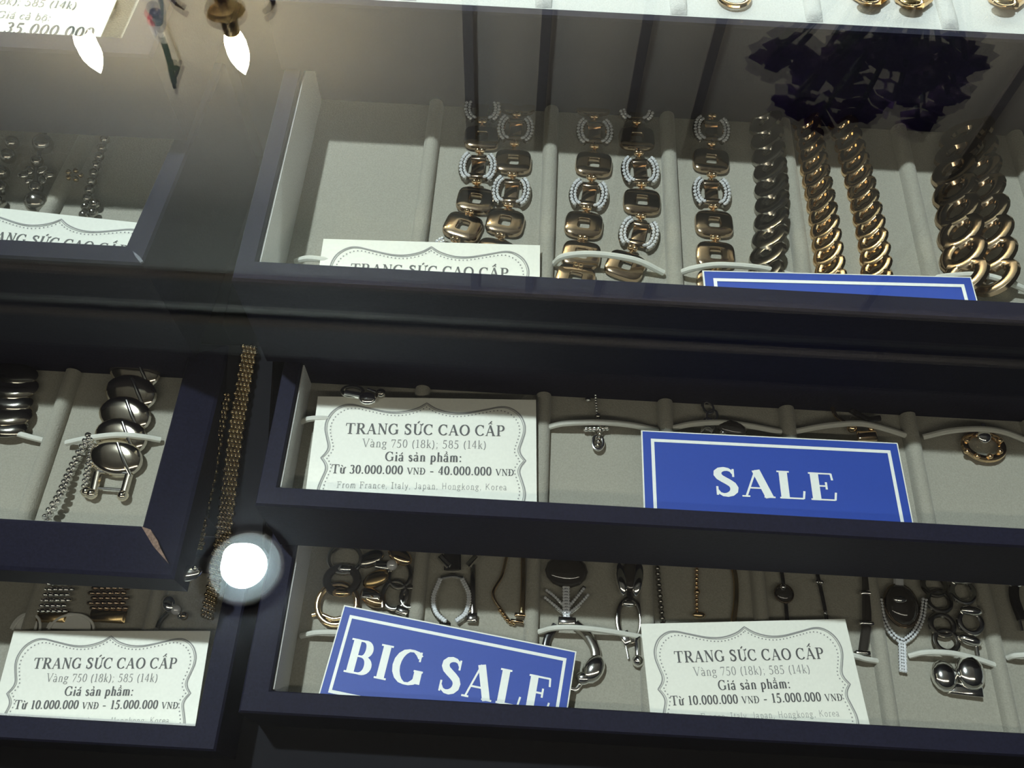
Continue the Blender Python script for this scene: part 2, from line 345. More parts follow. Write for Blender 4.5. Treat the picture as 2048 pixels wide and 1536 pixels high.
# ------------------------------------------------------------------ serif lettering
def arc(cx, cy, rx, ry, a0, a1, n=14):
    return [(cx + rx * math.cos(R(a0 + (a1 - a0) * i / n)), cy + ry * math.sin(R(a0 + (a1 - a0) * i / n))) for i in range(n + 1)]
def S_(x, y, h): return ('n', [(x - h, y), (x + h, y)])
GL = {
 'T': (.80, [('t', [(.4, 0), (.4, 1)]), ('n', [(.03, .97), (.77, .97)]), ('n', [(.05, .98), (.03, .74)]), ('n', [(.75, .98), (.77, .74)]), S_(.4, .025, .18)]),
 'R': (.84, [('t', [(.2, 0), (.2, 1)]), S_(.2, .025, .16), S_(.14, .975, .11), ('a', [(.2, .97), (.4, .97)] + arc(.42, .735, .2, .235, 90, -90) + [(.2, .5)]), ('t', [(.4, .5), (.72, .02)]), S_(.76, .025, .09)]),
 'A': (.84, [('n', [(.1, 0), (.40, .98)]), ('t', [(.40, .98), (.70, 0)]), ('n', [(.2, .33), (.6, .33)]), S_(.1, .025, .1), S_(.7, .025, .14)]),
 'N': (.84, [('n', [(.15, 0), (.15, 1)]), ('t', [(.16, .98), (.68, .03)]), ('n', [(.69, 0), (.69, 1)]), S_(.15, .025, .11), S_(.12, .975, .1), S_(.69, .975, .11)]),
 'G': (.88, [('a', arc(.44, .5, .36, .48, 42, 322)), ('t', [(.72, .06), (.72, .42)]), S_(.72, .42, .13), ('n', [(.70, .98), (.70, .70)])]),
 'S': (.66, [('s', [(.52, .80), (.48, .90), (.40, .955), (.30, .965), (.20, .93), (.135, .85), (.13, .75), (.18, .66), (.28, .58), (.39, .50), (.49, .41), (.535, .30), (.52, .18), (.45, .085), (.35, .035), (.25, .035), (.16, .09), (.11, .20)]), ('n', [(.53, .98), (.53, .69)]), ('n', [(.10, .02), (.10, .33)])]),
 'U': (.84, [('t', [(.19, 1), (.19, .3)]), ('a', arc(.435, .31, .245, .30, 180, 360)), ('n', [(.68, .3), (.68, 1)]), S_(.19, .975, .14), S_(.68, .975, .11)]),
 'C': (.80, [('a', arc(.44, .5, .36, .48, 42, 320)), ('n', [(.70, .98), (.70, .68)])]),
 'O': (.88, [('a', arc(.44, .5, .35, .48, 0, 360, 28))]),
 'P': (.72, [('t', [(.2, 0), (.2, 1)]), S_(.2, .025, .16), S_(.14, .975, .11), ('a', [(.2, .97), (.4, .97)] + arc(.41, .72, .22, .25, 90, -90) + [(.2, .47)])]),
 'V': (.82, [('t', [(.12, 1), (.43, .02)]), ('n', [(.43, .02), (.72, 1)]), S_(.12, .975, .13), S_(.72, .975, .1)]),
 'D': (.84, [('t', [(.2, 0), (.2, 1)]), S_(.14, .025, .11), S_(.14, .975, .11), ('a', [(.2, .97), (.36, .97)] + arc(.38, .5, .34, .47, 90, -90) + [(.2, .03)])]),
 'B': (.78, [('t', [(.2, 0), (.2, 1)]), S_(.14, .025, .11), S_(.14, .975, .11), ('a', [(.2, .97), (.38, .97)] + arc(.40, .745, .19, .225, 90, -90) + [(.2, .52)]), ('a', [(.2, .52), (.40, .52)] + arc(.42, .275, .23, .245, 90, -90) + [(.2, .03)])]),
 'I': (.44, [('t', [(.22, 0), (.22, 1)]), S_(.22, .025, .17), S_(.22, .975, .17)]),
 'L': (.74, [('t', [(.2, 0), (.2, 1)]), S_(.2, .975, .16), ('n', [(.06, .03), (.66, .03)]), ('n', [(.66, .02), (.70, .30)])]),
 'E': (.76, [('t', [(.2, 0), (.2, 1)]), ('n', [(.05, .03), (.66, .03)]), ('n', [(.05, .97), (.64, .97)]), ('n', [(.2, .52), (.48, .52)]), ('n', [(.48, .40), (.48, .66)]), ('n', [(.66, .02), (.70, .30)]), ('n', [(.63, .98), (.65, .74)])]),
 'F': (.70, [('t', [(.2, 0), (.2, 1)]), S_(.2, .025, .16), ('n', [(.05, .97), (.64, .97)]), ('n', [(.2, .52), (.48, .52)]), ('n', [(.48, .40), (.48, .66)]), ('n', [(.63, .98), (.65, .74)])]),
 'H': (.86, [('t', [(.2, 0), (.2, 1)]), ('t', [(.66, 0), (.66, 1)]), ('n', [(.2, .5), (.66, .5)])]),
 'K': (.82, [('t', [(.2, 0), (.2, 1)]), ('n', [(.2, .4), (.66, .98)]), ('t', [(.34, .56), (.70, .02)])]),
 'J': (.50, [('t', [(.34, 1), (.34, .2)]), ('a', arc(.2, .2, .14, .2, 0, -150))]),
 '0': (.56, [('a', arc(.28, .48, .2, .46, 0, 360, 24))]),
 '1': (.50, [('t', [(.27, 0), (.27, .95)]), ('n', [(.27, .95), (.12, .86)]), S_(.27, .025, .15)]),
 '3': (.56, [('a', arc(.26, .72, .17, .22, 150, -80)), ('a', arc(.25, .26, .2, .25, 85, -150))]),
 '4': (.56, [('t', [(.37, 0), (.37, .95)]), ('n', [(.37, .95), (.04, .28)]), ('n', [(.04, .26), (.52, .26)])]),
 '5': (.56, [('t', [(.14, .90), (.46, .90)]), ('n', [(.15, .92), (.11, .52)]), ('a', [(.11, .53)] + arc(.22, .28, .22, .29, 95, -140))]),
 '7': (.56, [('t', [(.07, .90), (.49, .90)]), ('n', [(.49, .90), (.2, 0)]), ('n', [(.07, .92), (.05, .72)])]),
 '8': (.56, [('a', arc(.28, .70, .16, .23, 0, 360, 20)), ('a', arc(.28, .24, .2, .24, 0, 360, 20))]),
 '(': (.34, [('a', arc(.44, .38, .3, .6, 120, 240))]), ')': (.34, [('a', arc(-.1, .38, .3, .6, 60, -60))]),
 ':': (.30, [('d', [(.14, .07)]), ('d', [(.14, .55)])]), ';': (.30, [('d', [(.14, .55)]), ('d', [(.14, .07)]), ('n', [(.18, .06), (.1, -.14)])]),
 '.': (.27, [('d', [(.13, .07)])]), ',': (.27, [('d', [(.13, .07)]), ('n', [(.17, .06), (.09, -.14)])]), '-': (.5, [('t2', [(.08, .32), (.42, .32)])]), ' ': (.30, []),
 'a': (.54, [('t', [(.38, 0), (.38, .45)]), ('a', arc(.23, .48, .15, .17, 0, 160)), ('a', arc(.22, .17, .15, .16, 20, 340)), ('n', [(.38, .03), (.5, .03)])]),
 'n': (.60, [('t', [(.15, 0), (.15, .64)]), ('a', [(.15, .5)] + arc(.3, .47, .15, .17, 150, 0)), ('t', [(.45, .47), (.45, 0)]), S_(.15, .025, .11), S_(.45, .025, .11)]),
 'g': (.56, [('a', arc(.25, .45, .16, .19, 0, 360, 20)), ('a', arc(.26, -.1, .2, .14, 0, 360, 20)), ('n', [(.15, .27), (.18, .06), (.4, .04)]), ('n', [(.38, .58), (.52, .62)])]),
 'i': (.32, [('t', [(.16, 0), (.16, .64)]), S_(.16, .025, .12), ('d', [(.16, .88)])]),
 's': (.46, [('s', [(.35, .50), (.31, .59), (.23, .62), (.14, .59), (.10, .52), (.12, .44), (.20, .37), (.30, .29), (.36, .20), (.34, .10), (.26, .03), (.17, .03), (.10, .08), (.08, .17)])]),
 'p': (.60, [('t', [(.15, -.3), (.15, .64)]), S_(.15, -.28, .12), ('a', arc(.31, .32, .18, .31, 140, -140))]),
 'h': (.60, [('t', [(.15, 0), (.15, 1)]), ('a', [(.15, .5)] + arc(.3, .47, .15, .17, 150, 0)), ('t', [(.45, .47), (.45, 0)]), S_(.15, .025, .11), S_(.45, .025, .11)]),
 'm': (.86, [('t', [(.14, 0), (.14, .64)]), ('a', [(.14, .5)] + arc(.28, .47, .14, .17, 150, 0)), ('t', [(.42, .47), (.42, 0)]), ('a', [(.42, .5)] + arc(.56, .47, .14, .17, 150, 0)), ('t', [(.70, .47), (.70, 0)]), S_(.14, .025, .09), S_(.42, .025, .09), S_(.70, .025, .09)]),
 'u': (.60, [('t', [(.14, .64), (.14, .2)]), ('a', arc(.29, .2, .15, .19, 180, 350)), ('t', [(.44, .64), (.44, 0)]), ('n', [(.44, .025), (.54, .025)])]),
 'k': (.58, [('t', [(.15, 0), (.15, 1)]), ('n', [(.15, .25), (.46, .62)]), ('t', [(.25, .38), (.46, .02)]), S_(.15, .025, .11), S_(.47, .025, .08)]),
 'r': (.44, [('t', [(.15, 0), (.15, .64)]), ('a', [(.15, .45)] + arc(.29, .46, .14, .17, 160, 40)), S_(.15, .025, .11)]),
 'o': (.56, [('a', arc(.27, .32, .2, .31, 0, 360, 20))]), 'c': (.50, [('a', arc(.27, .32, .2, .31, 45, 320))]),
 'e': (.52, [('a', arc(.27, .32, .2, .31, 0, 320)), ('n', [(.07, .34), (.47, .34)])]), 'l': (.30, [('t', [(.15, 0), (.15, 1)]), S_(.15, .025, .11)]),
 't': (.36, [('t', [(.16, .85), (.16, .1), (.28, .02)]), ('n', [(.03, .62), (.32, .62)])]), 'y': (.54, [('t', [(.06, .64), (.27, .03)]), ('n', [(.46, .64), (.2, -.26), (.1, -.28)])]),
 'b': (.58, [('t', [(.14, 0), (.14, 1)]), ('a', arc(.30, .32, .18, .31, 140, -140))]),
}
def dia(base, marks, up):
    w0, st_ = GL[base]; cx = w0 / 2 - .02; y = 1.1 if up else .76; out = list(st_)
    if base == 'i': out = out[:-1]
    for k in marks:
        if k == 'acute': out.append(('t2', [(cx - .02, y + (.1 if 'circ' in marks else 0)), (cx + .14, y + .17 + (.1 if 'circ' in marks else 0))]))
        if k == 'grave': out.append(('t2', [(cx - .14, y + .17), (cx + .02, y)]))
        if k == 'circ': out.append(('n2', [(cx - .16, y - .02), (cx, y + .12), (cx + .16, y - .02)]))
        if k == 'hook': out.append(('n2', arc(cx, y + .13 + (.12 if 'circ' in marks else 0), .07, .07, 150, -60, 6) + [(cx, y + (.12 if 'circ' in marks else 0))]))
        if k == 'horn': out.append(('t2', [(w0 - .12, y - .2), (w0 + .02, y - .04)]))
        if k == 'dot': out.append(('d', [(cx, -.18)]))
        if k == 'bar': out.append(('n2', [(.02, .5), (.4, .5)]))
    return w0, out
GL.update({'Ứ': dia('U', ('horn', 'acute'), 1), 'Ấ': dia('A', ('circ', 'acute'), 1), 'à': dia('a', ('grave',), 0), 'á': dia('a', ('acute',), 0), 'ả': dia('a', ('hook',), 0),
           'ẩ': dia('a', ('circ', 'hook'), 0), 'ừ': dia('u', ('horn', 'grave'), 0), 'Đ': dia('D', ('bar',), 1), 'ộ': dia('o', ('circ', 'dot'), 0)})
def ribbon(b, pts, wfun, z=0, closed=False):
    N = len(pts); L = []
    for i, p in enumerate(pts):
        a = pts[(i - 1) % N] if (closed or i) else p; c = pts[(i + 1) % N] if (closed or i < N - 1) else p
        dx, dy = c[0] - a[0], c[1] - a[1]; l = math.hypot(dx, dy) or 1; dx /= l; dy /= l
        h = wfun(dx, dy, i / max(1, N - 1)) / 2; L += [(p[0] - dy * h, p[1] + dx * h, z), (p[0] + dy * h, p[1] - dx * h, z)]
    b.add(L, [(2 * i, 2 * i + 1, 2 * ((i + 1) % N) + 1, 2 * ((i + 1) % N)) for i in range(N if closed else N - 1)])
def textw(s, trk): return sum((GL[c][0] + trk) * (.74 if s.startswith('Từ') and c in 'VNĐ' else 1) for c in s) - trk
def letters(b, s, x0, y0, size, z, bold=.16, thin=.05, trk=.06, slant=0):
    x = 0; size0 = size; zb = z
    for ch in s:
        k = .74 if s.startswith('Từ') and ch in 'VNĐ' else 1.0          # small capitals in the price line
        w0, strokes = GL[ch]; x /= k; size = size0 * k; z = zb + (.00004 if b.v and abs(b.v[-1][2] - zb) < .00004 else 0)
        for typ, pts in strokes:
            z += .000006                                    # each stroke a hair above the last, so that none share a plane
            if typ == 'd':
                b.add([(x0 + size * (x + px), y0 + size * py, z) for px, py in [(pts[0][0] + .5 * bold * math.cos(a * PI / 4), pts[0][1] + .5 * bold * math.sin(a * PI / 4)) for a in range(8)]], [tuple(range(8))]); continue
            W = {'t': lambda dx, dy, f: bold, 'n': lambda dx, dy, f: thin, 'n2': lambda dx, dy, f: max(thin, .07), 't2': lambda dx, dy, f: bold * .6,
                 's': lambda dx, dy, f: thin + (bold - thin) * min(1, 1.25 * math.sin(PI * f) ** 1.2), 'a': lambda dx, dy, f: thin + (bold - thin) * abs(dy) ** 1.3}[typ]
            ribbon(b, [(x0 + size * (x + px + slant * py), y0 + size * py) for px, py in pts], lambda dx, dy, f: size * W(dx, dy, f), z)
        x = (x + w0 + trk) * k
    return x
def line(name, parent, s, cx, y, width, m, bold=.16, thin=.05, trk=.06, ysq=1.0, slant=0, z=.00035):
    size = width / textw(s, trk)
    b = MB(); letters(b, s, 0, 0, size, 0, bold, thin, trk, slant)
    b.v = [(v[0] - width / 2, v[1] * ysq, v[2]) for v in b.v]
    o = b.obj(name, m, parent, smooth=False, mx=Matrix.Translation((cx, y, z)))
    return o
def card_frame(TL, TR, H1, drop):                              # matrix: origin top centre, x right, y towards the card's top, z out of the face
    a, b = PX(*TL, H1), PX(*TR, H1)
    x = (b - a).normalized(); y = Vector((-x.y, x.x, drop)).normalized(); z = x.cross(y).normalized(); y = z.cross(x)
    return Matrix.Translation((a + b) / 2) @ Matrix((x, y, z)).transposed().to_4x4(), (b - a).length
BORDER_R = [(0, -.028), (.045, -.058), (.11, -.078), (.18, -.078), (.27, -.058), (.34, -.042), (.385, -.050), (.425, -.082), (.447, -.13), (.449, -.175), (.438, -.22), (.426, -.265), (.432, -.295), (.452, -.325)]
def price_card(label, TL, TR, H1, lines, drop=.0, ratio=.635, group='white printed price cards', tilt=0):
    mx, W = card_frame(TL, TR, H1, drop)
    t = thing('price_card', label, 'price card', mx=mx, group=group)
    b = MB(); h = ratio * W; b.box((0, -h / 2, 0), (W, h, .0003)); b.obj('sheet', 'paper', t, smooth=False)
    br = smoothpts([(x, y, 0) for x, y in BORDER_R], 5); br = [(p.x, p.y) for p in br]
    lower = [(x, -.65 - y) for x, y in br][::-1][1:]
    right = br + lower; loop = right + [(-x, y) for x, y in right[::-1]][1:-1]
    ratio2 = ratio / .635
    q = MB()
    for off, wd in ((0, .0065), (-.0085, .0032)):
        pts = []
        for x, y in loop:
            r_ = math.hypot(x, y + .325) or 1
            pts.append(((x + off * x / r_) * W, (y + off * (y + .325) / r_) * W * ratio2))
        ribbon(q, pts, lambda dx, dy, f: wd * W, 0, True)
    q.obj('printed_border', 'ink2', t, smooth=False, mx=Matrix.Translation((0, 0, .0003)))
    q = MB(); rs = resample([(x * W * .945, ((y + .325) * .925 - .325) * W * ratio2, 0) for x, y in loop + loop[:1]], .0016)
    for p in rs: q.add([(p.x - .00028, p.y - .00028, 0), (p.x + .00028, p.y - .00028, 0), (p.x + .00028, p.y + .00028, 0), (p.x - .00028, p.y + .00028, 0)], [(0, 1, 2, 3)])
    q.obj('dotted_border', 'ink2', t, smooth=False, mx=Matrix.Translation((0, 0, .0003)))
    for nm, s, y, wd, m, bold, thin, trk in lines:
        line(nm, t, s, 0, -y * W, wd * W, m, bold, thin, trk, z=.0003)
    return t
def std_lines(pr):
    return [('title_text', 'TRANG SỨC CAO CẤP', .188, .715, 'ink', .17, .06, .07), ('carat_text', 'Vàng 750 (18k); 585 (14k)', .252, .555, 'ink2', .10, .05, .06),
            ('heading_text', 'Giá sản phẩm:', .318, .34, 'ink', .17, .06, .06), ('price_text', pr, .380, .80, 'ink', .17, .07, .06),
            ('origin_text', 'From France, Italy, Japan, Hongkong, Korea', .448, .74, 'ink2', .07, .06, .09)]
P30 = 'Từ 30.000.000 VNĐ - 40.000.000 VNĐ'; P10 = 'Từ 10.000.000 VNĐ - 15.000.000 VNĐ'
clip(price_card('white price card half hidden behind the front rim, below the gate-link bracelets', (647, 478), (1080, 491), HB - .008, std_lines(P30), drop=.02), .1950)
clip(price_card('white price card reading 30.000.000 to 40.000.000, left of the SALE card', (636, 793), (1072, 800), HC - .008, std_lines(P30), ratio=.60), .1295)
clip(price_card('white price card right of the BIG SALE card in the front tray', (1281, 1248), (1690, 1238), HD - .010, std_lines(P10), drop=-.05, ratio=.60), .0548)
clip(price_card('white price card below the mesh bracelets in the left front tray', (28, 1262), (421, 1262), HG - .012, std_lines(P10), drop=.0, ratio=.60), .0460)
clip(price_card('white price card cut off by the frame edge, below the dark bead bracelets', (-78, 408), (335, 452), HE - .008, std_lines(P10), drop=.02), .1965)
# the overexposed card in the top left tray
mx, W = card_frame((-60, -92), (275, -70), .229, 0)
t = thing('price_card', 'overexposed white card filling the tray at the top left corner', 'price card', mx=mx, group='white printed price cards')
b = MB(); b.box((-.012, -.031, 0), (W + .02, .060, .0003)); b.obj('sheet', 'paper', t, smooth=False)
line('carat_text', t, '(18k); 585 (14k)', .001, -.0285, .034, 'ink2', .10, .05, .06, z=.0003)
line('heading_text', t, 'Giá cả bộ:', .000, -.0362, .021, 'ink2', .12, .06, .06, z=.0003)
line('price_text', t, '35.000.000', .012, -.0440, .034, 'ink', .14, .06, .08, z=.0003)

def sale_card(label, TL, TR, H1, text, tw, cap, drop=0, ratio=.40, ty=None):
    mx, W = card_frame(TL, TR, H1, drop); h = W * ratio
    t = thing('sale_card', label, 'sale card', mx=mx, group='blue sale cards')
    b = MB(); b.box((0, -h / 2, -.0004), (W + .0012, h + .0012, .0006)); b.obj('backing', 'paper', t, smooth=False)
    b = MB(); b.box((0, -h / 2, 0), (W, h, .0003)); b.obj('printed_face', 'blue', t, smooth=False)
    b = MB(); i = .031 * W; l = .013 * W
    for zi, (x0, x1, y0, y1) in enumerate(((-W / 2 + i, W / 2 - i, -i - l, -i), (-W / 2 + i, W / 2 - i, -h + i, -h + i + l), (-W / 2 + i, -W / 2 + i + l, -h + i, -i), (W / 2 - i - l, W / 2 - i, -h + i, -i))):
        if zi > 1: y0 += l; y1 -= l
        b.add([(x0, y0, 0), (x1, y0, 0), (x1, y1, 0), (x0, y1, 0)], [(0, 1, 2, 3)])
    b.obj('white_border', 'white_ink', t, smooth=False, mx=Matrix.Translation((0, 0, .00035)))
    size = tw * W / textw(text, .06)
    line('lettering', t, text, 0, -h / 2 - cap * W / 2, tw * W, 'white_ink', .215, .055, .06, ysq=cap * W / size, z=.00035)
    return t
clip(sale_card('blue card showing only its top border behind the front rim, below gold curb bracelets', (1408, 543), (1940, 556), HB - .011, 'SALE', .48, .115, drop=.03), .1950)
clip(sale_card('blue SALE card lying level in the third tray', (1285, 863), (1793, 888), HC - .0085, 'SALE', .475, .115, drop=-.02), .1295)
clip(sale_card('blue BIG SALE card lying aslant in the front tray', (690, 1213), (1150, 1305), HD - .010, 'BIG SALE', .87, .14, ratio=.385), .0548)


# ------------------------------------------------------------------ jewelry: link shapes (x across, y along the strand, z up)
def superring(n, a, b2, e):
    out = []
    for i in range(n):
        t = 2 * PI * (i + .5) / n; c, s = math.cos(t), math.sin(t)
        out.append((a * math.copysign(abs(c) ** e, c), b2 * math.copysign(abs(s) ** e, s)))
    return out
def plate_link(wx, wy, hx, hy, h):
    n = 28; b = MB(); rings = []
    o = lambda k, z: [(x, y, z) for x, y in superring(n, wx / 2 * k, wy / 2 * k, .55)]
    i = lambda k, z: [(x, y, z) for x, y in superring(n, hx / 2 * k, hy / 2 * k, .35)]
    rings = [i(1, 0), i(1, h * .8), i(1.12, h), o(.84, h * 1.02), o(.96, h * .80), o(1, h * .35), o(1, 0), i(1, 0)]
    b.loft(rings, caps=False); return b
def oval_arc(s, t): return s * (.0030 + .0030 * math.cos(PI / 2 * t * .86)), .0070 * math.sin(PI / 2 * t * .9)
def crystal_frame():
    b = MB()
    for s in (-1, 1): b.tube([(*oval_arc(s, i / 6 - 1), .0010) for i in range(13)], .0017, 8, flat=.6)
    return b
def crystal_stones(seed):
    b = MB()
    for s in (-1, 1):
        for i in range(10):
            x, y = oval_arc(s, (i + .5) / 5 - 1); x2, y2 = oval_arc(s, (i + 1) / 5 - 1)
            b.gem((x + s * .0007, y * 1.04, .0019), .00078, .0007); b.gem((x2 - s * .0007, y2 * .9, .0019), .00074, .0007)
    return b
def centre_bars():
    b = MB()
    for y in (-.0052, .0052): b.box((0, y, .0010), (.0064, .0030, .0018), bev=.0005)
    b.box((0, 0, .0005), (.0052, .0105, .0006), bev=.0002)
    return b
def ball_pair():
    b = MB()
    for s in (-1, 1): b.ball((s * .00095, 0, .0020), .0014)
    b.tube([(0, -.0032, .001), (0, .0032, .001)], .0008, 6)
    return b
def curb_link(rx, ry, r, yaw, tiltx, tilty, flat=.8):
    b = MB(); mx = Matrix.Rotation(R(yaw), 4, 'Z') @ Matrix.Rotation(R(tiltx), 4, 'X') @ Matrix.Rotation(R(tilty), 4, 'Y')
    b.tube([Vector(p) for p in ell(0, 0, rx, ry, 0, 20)], r, 8, True, flat, mx); return b
ME = {
 'plate': plate_link(.0165, .0138, .0050, .0050, .0022).mesh('polished_link', 'rose'),
 'cframe': crystal_frame().mesh('crystal_link', 'gunmetal'), 'cst': crystal_stones(3).mesh('stones', 'crystal', smooth=False),
 'bars': centre_bars().mesh('centre_bar', 'rose'), 'balls': ball_pair().mesh('connector', 'gold'),
 'curb_g': curb_link(.0054, .0036, .0021, 38, 26, 26, .8).mesh('curb_link', 'gold'),
 'curb_big': curb_link(.0078, .0052, .0031, 40, 26, 26, .7).mesh('curb_link', 'rose'),
 'curb_dark': curb_link(.0054, .0042, .0031, 38, 26, 22, .55).mesh('curb_link', 'gunmetal'),
}
def gate_bracelet(label, links, H, group):
    P = [PX(a, b, H - .0012) for a, b, k in links]
    t = thing('bracelet', label, 'bracelet', P[0], group)
    loc = Matrix.Translation(-P[0])
    for i, (a, b, k) in enumerate(links):
        d = P[min(i + 1, len(P) - 1)] - P[max(i - 1, 0)]
        mx = loc @ frame_at(P[i], d)
        if k == 'g': link('polished_link', ME['plate'], t, mx)
        else:
            mx = mx @ Matrix.Diagonal((1.14, 1.0, 1.1, 1)); c = link('crystal_link', ME['cframe'], t, mx); link('stones', ME['cst'], c); link('centre_bar', ME['bars'], t, mx)
        if i:
            link('connector', ME['balls'], t, loc @ frame_at((P[i] + P[i - 1]) / 2, P[i] - P[i - 1]))
    return t
GG = 'gate-link bracelets of gold plates and crystal links'
gate_bracelet('gate-link bracelet, left one in the cell whose ends go under the white card', [(965, 222, 'c'), (964, 278, 'g'), (956, 338, 'c'), (951, 403, 'g'), (926, 456, 'g'), (896, 515, 'c')], HB, GG)
gate_bracelet('gate-link bracelet, right one in the cell whose ends go under the white card', [(1036, 210, 'g'), (1031, 262, 'c'), (1026, 326, 'g'), (1022, 386, 'c'), (1010, 447, 'g'), (990, 508, 'g')], HB, GG)
gate_bracelet('gate-link bracelet under the looped elastic, left of two, ending in a gold link', [(1186, 212, 'g'), (1189, 268, 'c'), (1187, 331, 'g'), (1177, 393, 'c'), (1167, 452, 'g'), (1162, 512, 'g'), (1150, 560, 'g')], HB, GG)
gate_bracelet('gate-link bracelet under the looped elastic, right of two, bright crystal link near its end', [(1272, 222, 'c'), (1273, 280, 'g'), (1280, 345, 'c'), (1283, 406, 'g'), (1277, 471, 'c'), (1250, 534, 'g')], HB, GG)
gate_bracelet('single gate-link bracelet beside the dark twisted bracelet, above the blue card corner', [(1423, 212, 'g'), (1422, 264, 'c'), (1421, 324, 'g'), (1422, 388, 'c'), (1427, 450, 'g'), (1430, 513, 'g'), (1432, 570, 'g')], HB, GG)
def strand(label, path, H, lift, pitch, me, name='bracelet', part='curb_link', group=None, cat=None, extra=None):
    pts = resample(smoothpts([PX(a, b, H - lift) for a, b in path]), pitch)
    t = thing(name, label, cat or name, pts[0], group); loc = Matrix.Translation(-pts[0])
    for i, p in enumerate(pts):
        d = pts[min(i + 1, len(pts) - 1)] - pts[max(i - 1, 0)]
        m_ = me[i % len(me)] if isinstance(me, list) else me
        link(part, m_, t, loc @ frame_at(p, d))
    return t
GC = 'gold curb bracelets'
strand('narrow gold curb bracelet, left of the pair above the blue card', [(1612, 235), (1628, 330), (1646, 430), (1660, 540), (1664, 580)], HB, .0038, .0072, ME['curb_g'], group=GC)
strand('narrow gold curb bracelet, right of the pair above the blue card', [(1682, 235), (1708, 320), (1733, 420), (1750, 510), (1753, 580)], HB, .0038, .0072, ME['curb_g'], group=GC)
strand('dark steel twisted bracelet with broad links next to the single gate-link bracelet', [(1528, 215), (1536, 300), (1543, 400), (1538, 480), (1525, 570)], HB, .0040, .0096, ME['curb_dark'])
strand('broad gold curb bracelet at the right, its left strand curving behind', [(1925, 270), (1908, 340), (1915, 420), (1925, 500), (1930, 560)], HB, .0055, .0118, ME['curb_big'], group='broad gold curb bracelets')
strand('broad gold curb bracelet at the right edge, running under the elastic cord', [(1945, 265), (1958, 340), (1972, 420), (1985, 500), (1992, 585)], HB, .0055, .0118, ME['curb_big'], group='broad gold curb bracelets')

class Piece:                                                # one thing whose parts are drawn on a tray floor through the photo's pixels
    def __init__(s, name, label, cat, px, py, H, group=None):
        s.H = H; s.o = PX(px, py, H); s.t = thing(name, label, cat, s.o, group)
    def T(s, px, py, h=.002): return PX(px, py, s.H - h) - s.o
    def tube(s, nm, path, r, m, h=.002, n=8, closed=False, flat=.8, sm=True, parent=None):
        b = MB(); p = [s.T(a[0], a[1], a[2] if len(a) > 2 else h) for a in path]
        if sm and not closed: p = smoothpts(p, 6)
        b.tube(p, r, n, closed, flat); return b.obj(nm, m, parent or s.t)
    def ring(s, nm, px, py, rx, ry, r, m, h=.002, flat=.8, rot=0, a0=0, a1=360):
        c = s.T(px, py, h); b = MB(); mx = Matrix.Translation(c) @ Matrix.Rotation(R(rot), 4, 'Z')
        b.tube([Vector(p) for p in ell(0, 0, rx, ry, 0, 26, a0, a1)], r, 8, a1 - a0 >= 360, flat, mx); return b.obj(nm, m, s.t)
    def ball(s, nm, px, py, r, m, h=.002, sc=(1, 1, 1), rot=0):
        b = MB(); b.ball((0, 0, 0), r, 14, 10, sc); return b.obj(nm, m, s.t, mx=Matrix.Translation(s.T(px, py, h)) @ Matrix.Rotation(R(rot), 4, 'Z'))
    def box(s, nm, px, py, d, m, h=.002, rot=0, bev=.0005):
        b = MB(); b.box((0, 0, 0), d, bev=bev); return b.obj(nm, m, s.t, mx=Matrix.Translation(s.T(px, py, h)) @ Matrix.Rotation(R(rot), 4, 'Z'))
    def pave(s, nm, paths, wid, step_, m='crystal', h=.0035, rows=2, gem=.0008, base='silver', br=.0016, sub=True):
        for k, path in enumerate(paths):
            p = smoothpts([s.T(a, c, h - .001) for a, c in path], 6)
            b = MB(); b.tube(p, br, 8, flat=.7); o = b.obj(nm, base, s.t)
            g = MB(); q = resample(p, step_)
            for i, c in enumerate(q):
                d = (q[min(i + 1, len(q) - 1)] - q[max(i - 1, 0)]).normalized(); x = Vector((d.y, -d.x, 0))
                for j in range(rows):
                    u = (j - (rows - 1) / 2) * wid / rows; cc = c + x * u + Vector((0, 0, br * .55)); g.gem(tuple(cc), gem, gem * .8)
            g.obj('stones', m, o, smooth=False)
    def beads(s, nm, path, r, pitch, m, h=.002, sc=(1, 1, 1), zig=0):
        p = resample(smoothpts([s.T(a[0], a[1], a[2] if len(a) > 2 else h) for a in path], 6), pitch); b = MB()
        for i, c in enumerate(p):
            d = (p[min(i + 1, len(p) - 1)] - p[max(i - 1, 0)]).normalized(); x = Vector((d.y, -d.x, 0))
            c = c + x * (zig * (-1) ** i); b.ball(tuple(c), r, 8, 6, sc)
        return b.obj(nm, m, s.t)

# --- topmost tray: three round gold ends and one at the left
for px, py, lab in ((1737, -8, 'octagonal gold bracelet end, left of two side by side in the bright tray'), (1822, -2, 'octagonal gold bracelet end, right of two side by side in the bright tray'), (2008, -2, 'octagonal pale gold bracelet end at the top right corner')):
    p = Piece('gold_bracelet', lab, 'bracelet', px, py, HA, 'gold bracelet ends in the bright tray')
    b = MB(); b.lathe([(.0078, .0006), (.0082, .002), (.0074, .0034), (.0046, .0040)], 8); b.obj('end_plate', 'gold', p.t, smooth=False, mx=Matrix.Rotation(R(22.5), 4, 'Z'))
    p.ball('setting', px, py + 4, .0036, 'brass', .0042, (1.2, .8, .35)); p.ring('setting_rim', px, py + 4, .0042, .0030, .0006, 'gold', .0045)
    p.tube('strap', [(px - 3, py - 30, .002), (px - 6, py - 80, .002)], .006, 'gold', flat=.3)
p = Piece('gold_ring', 'small gold piece just entering at the top edge of the bright tray', 'ring', 1468, -8, HA)
p.ring('band', 1468, -8, .006, .006, .0012, 'gold', .0018)

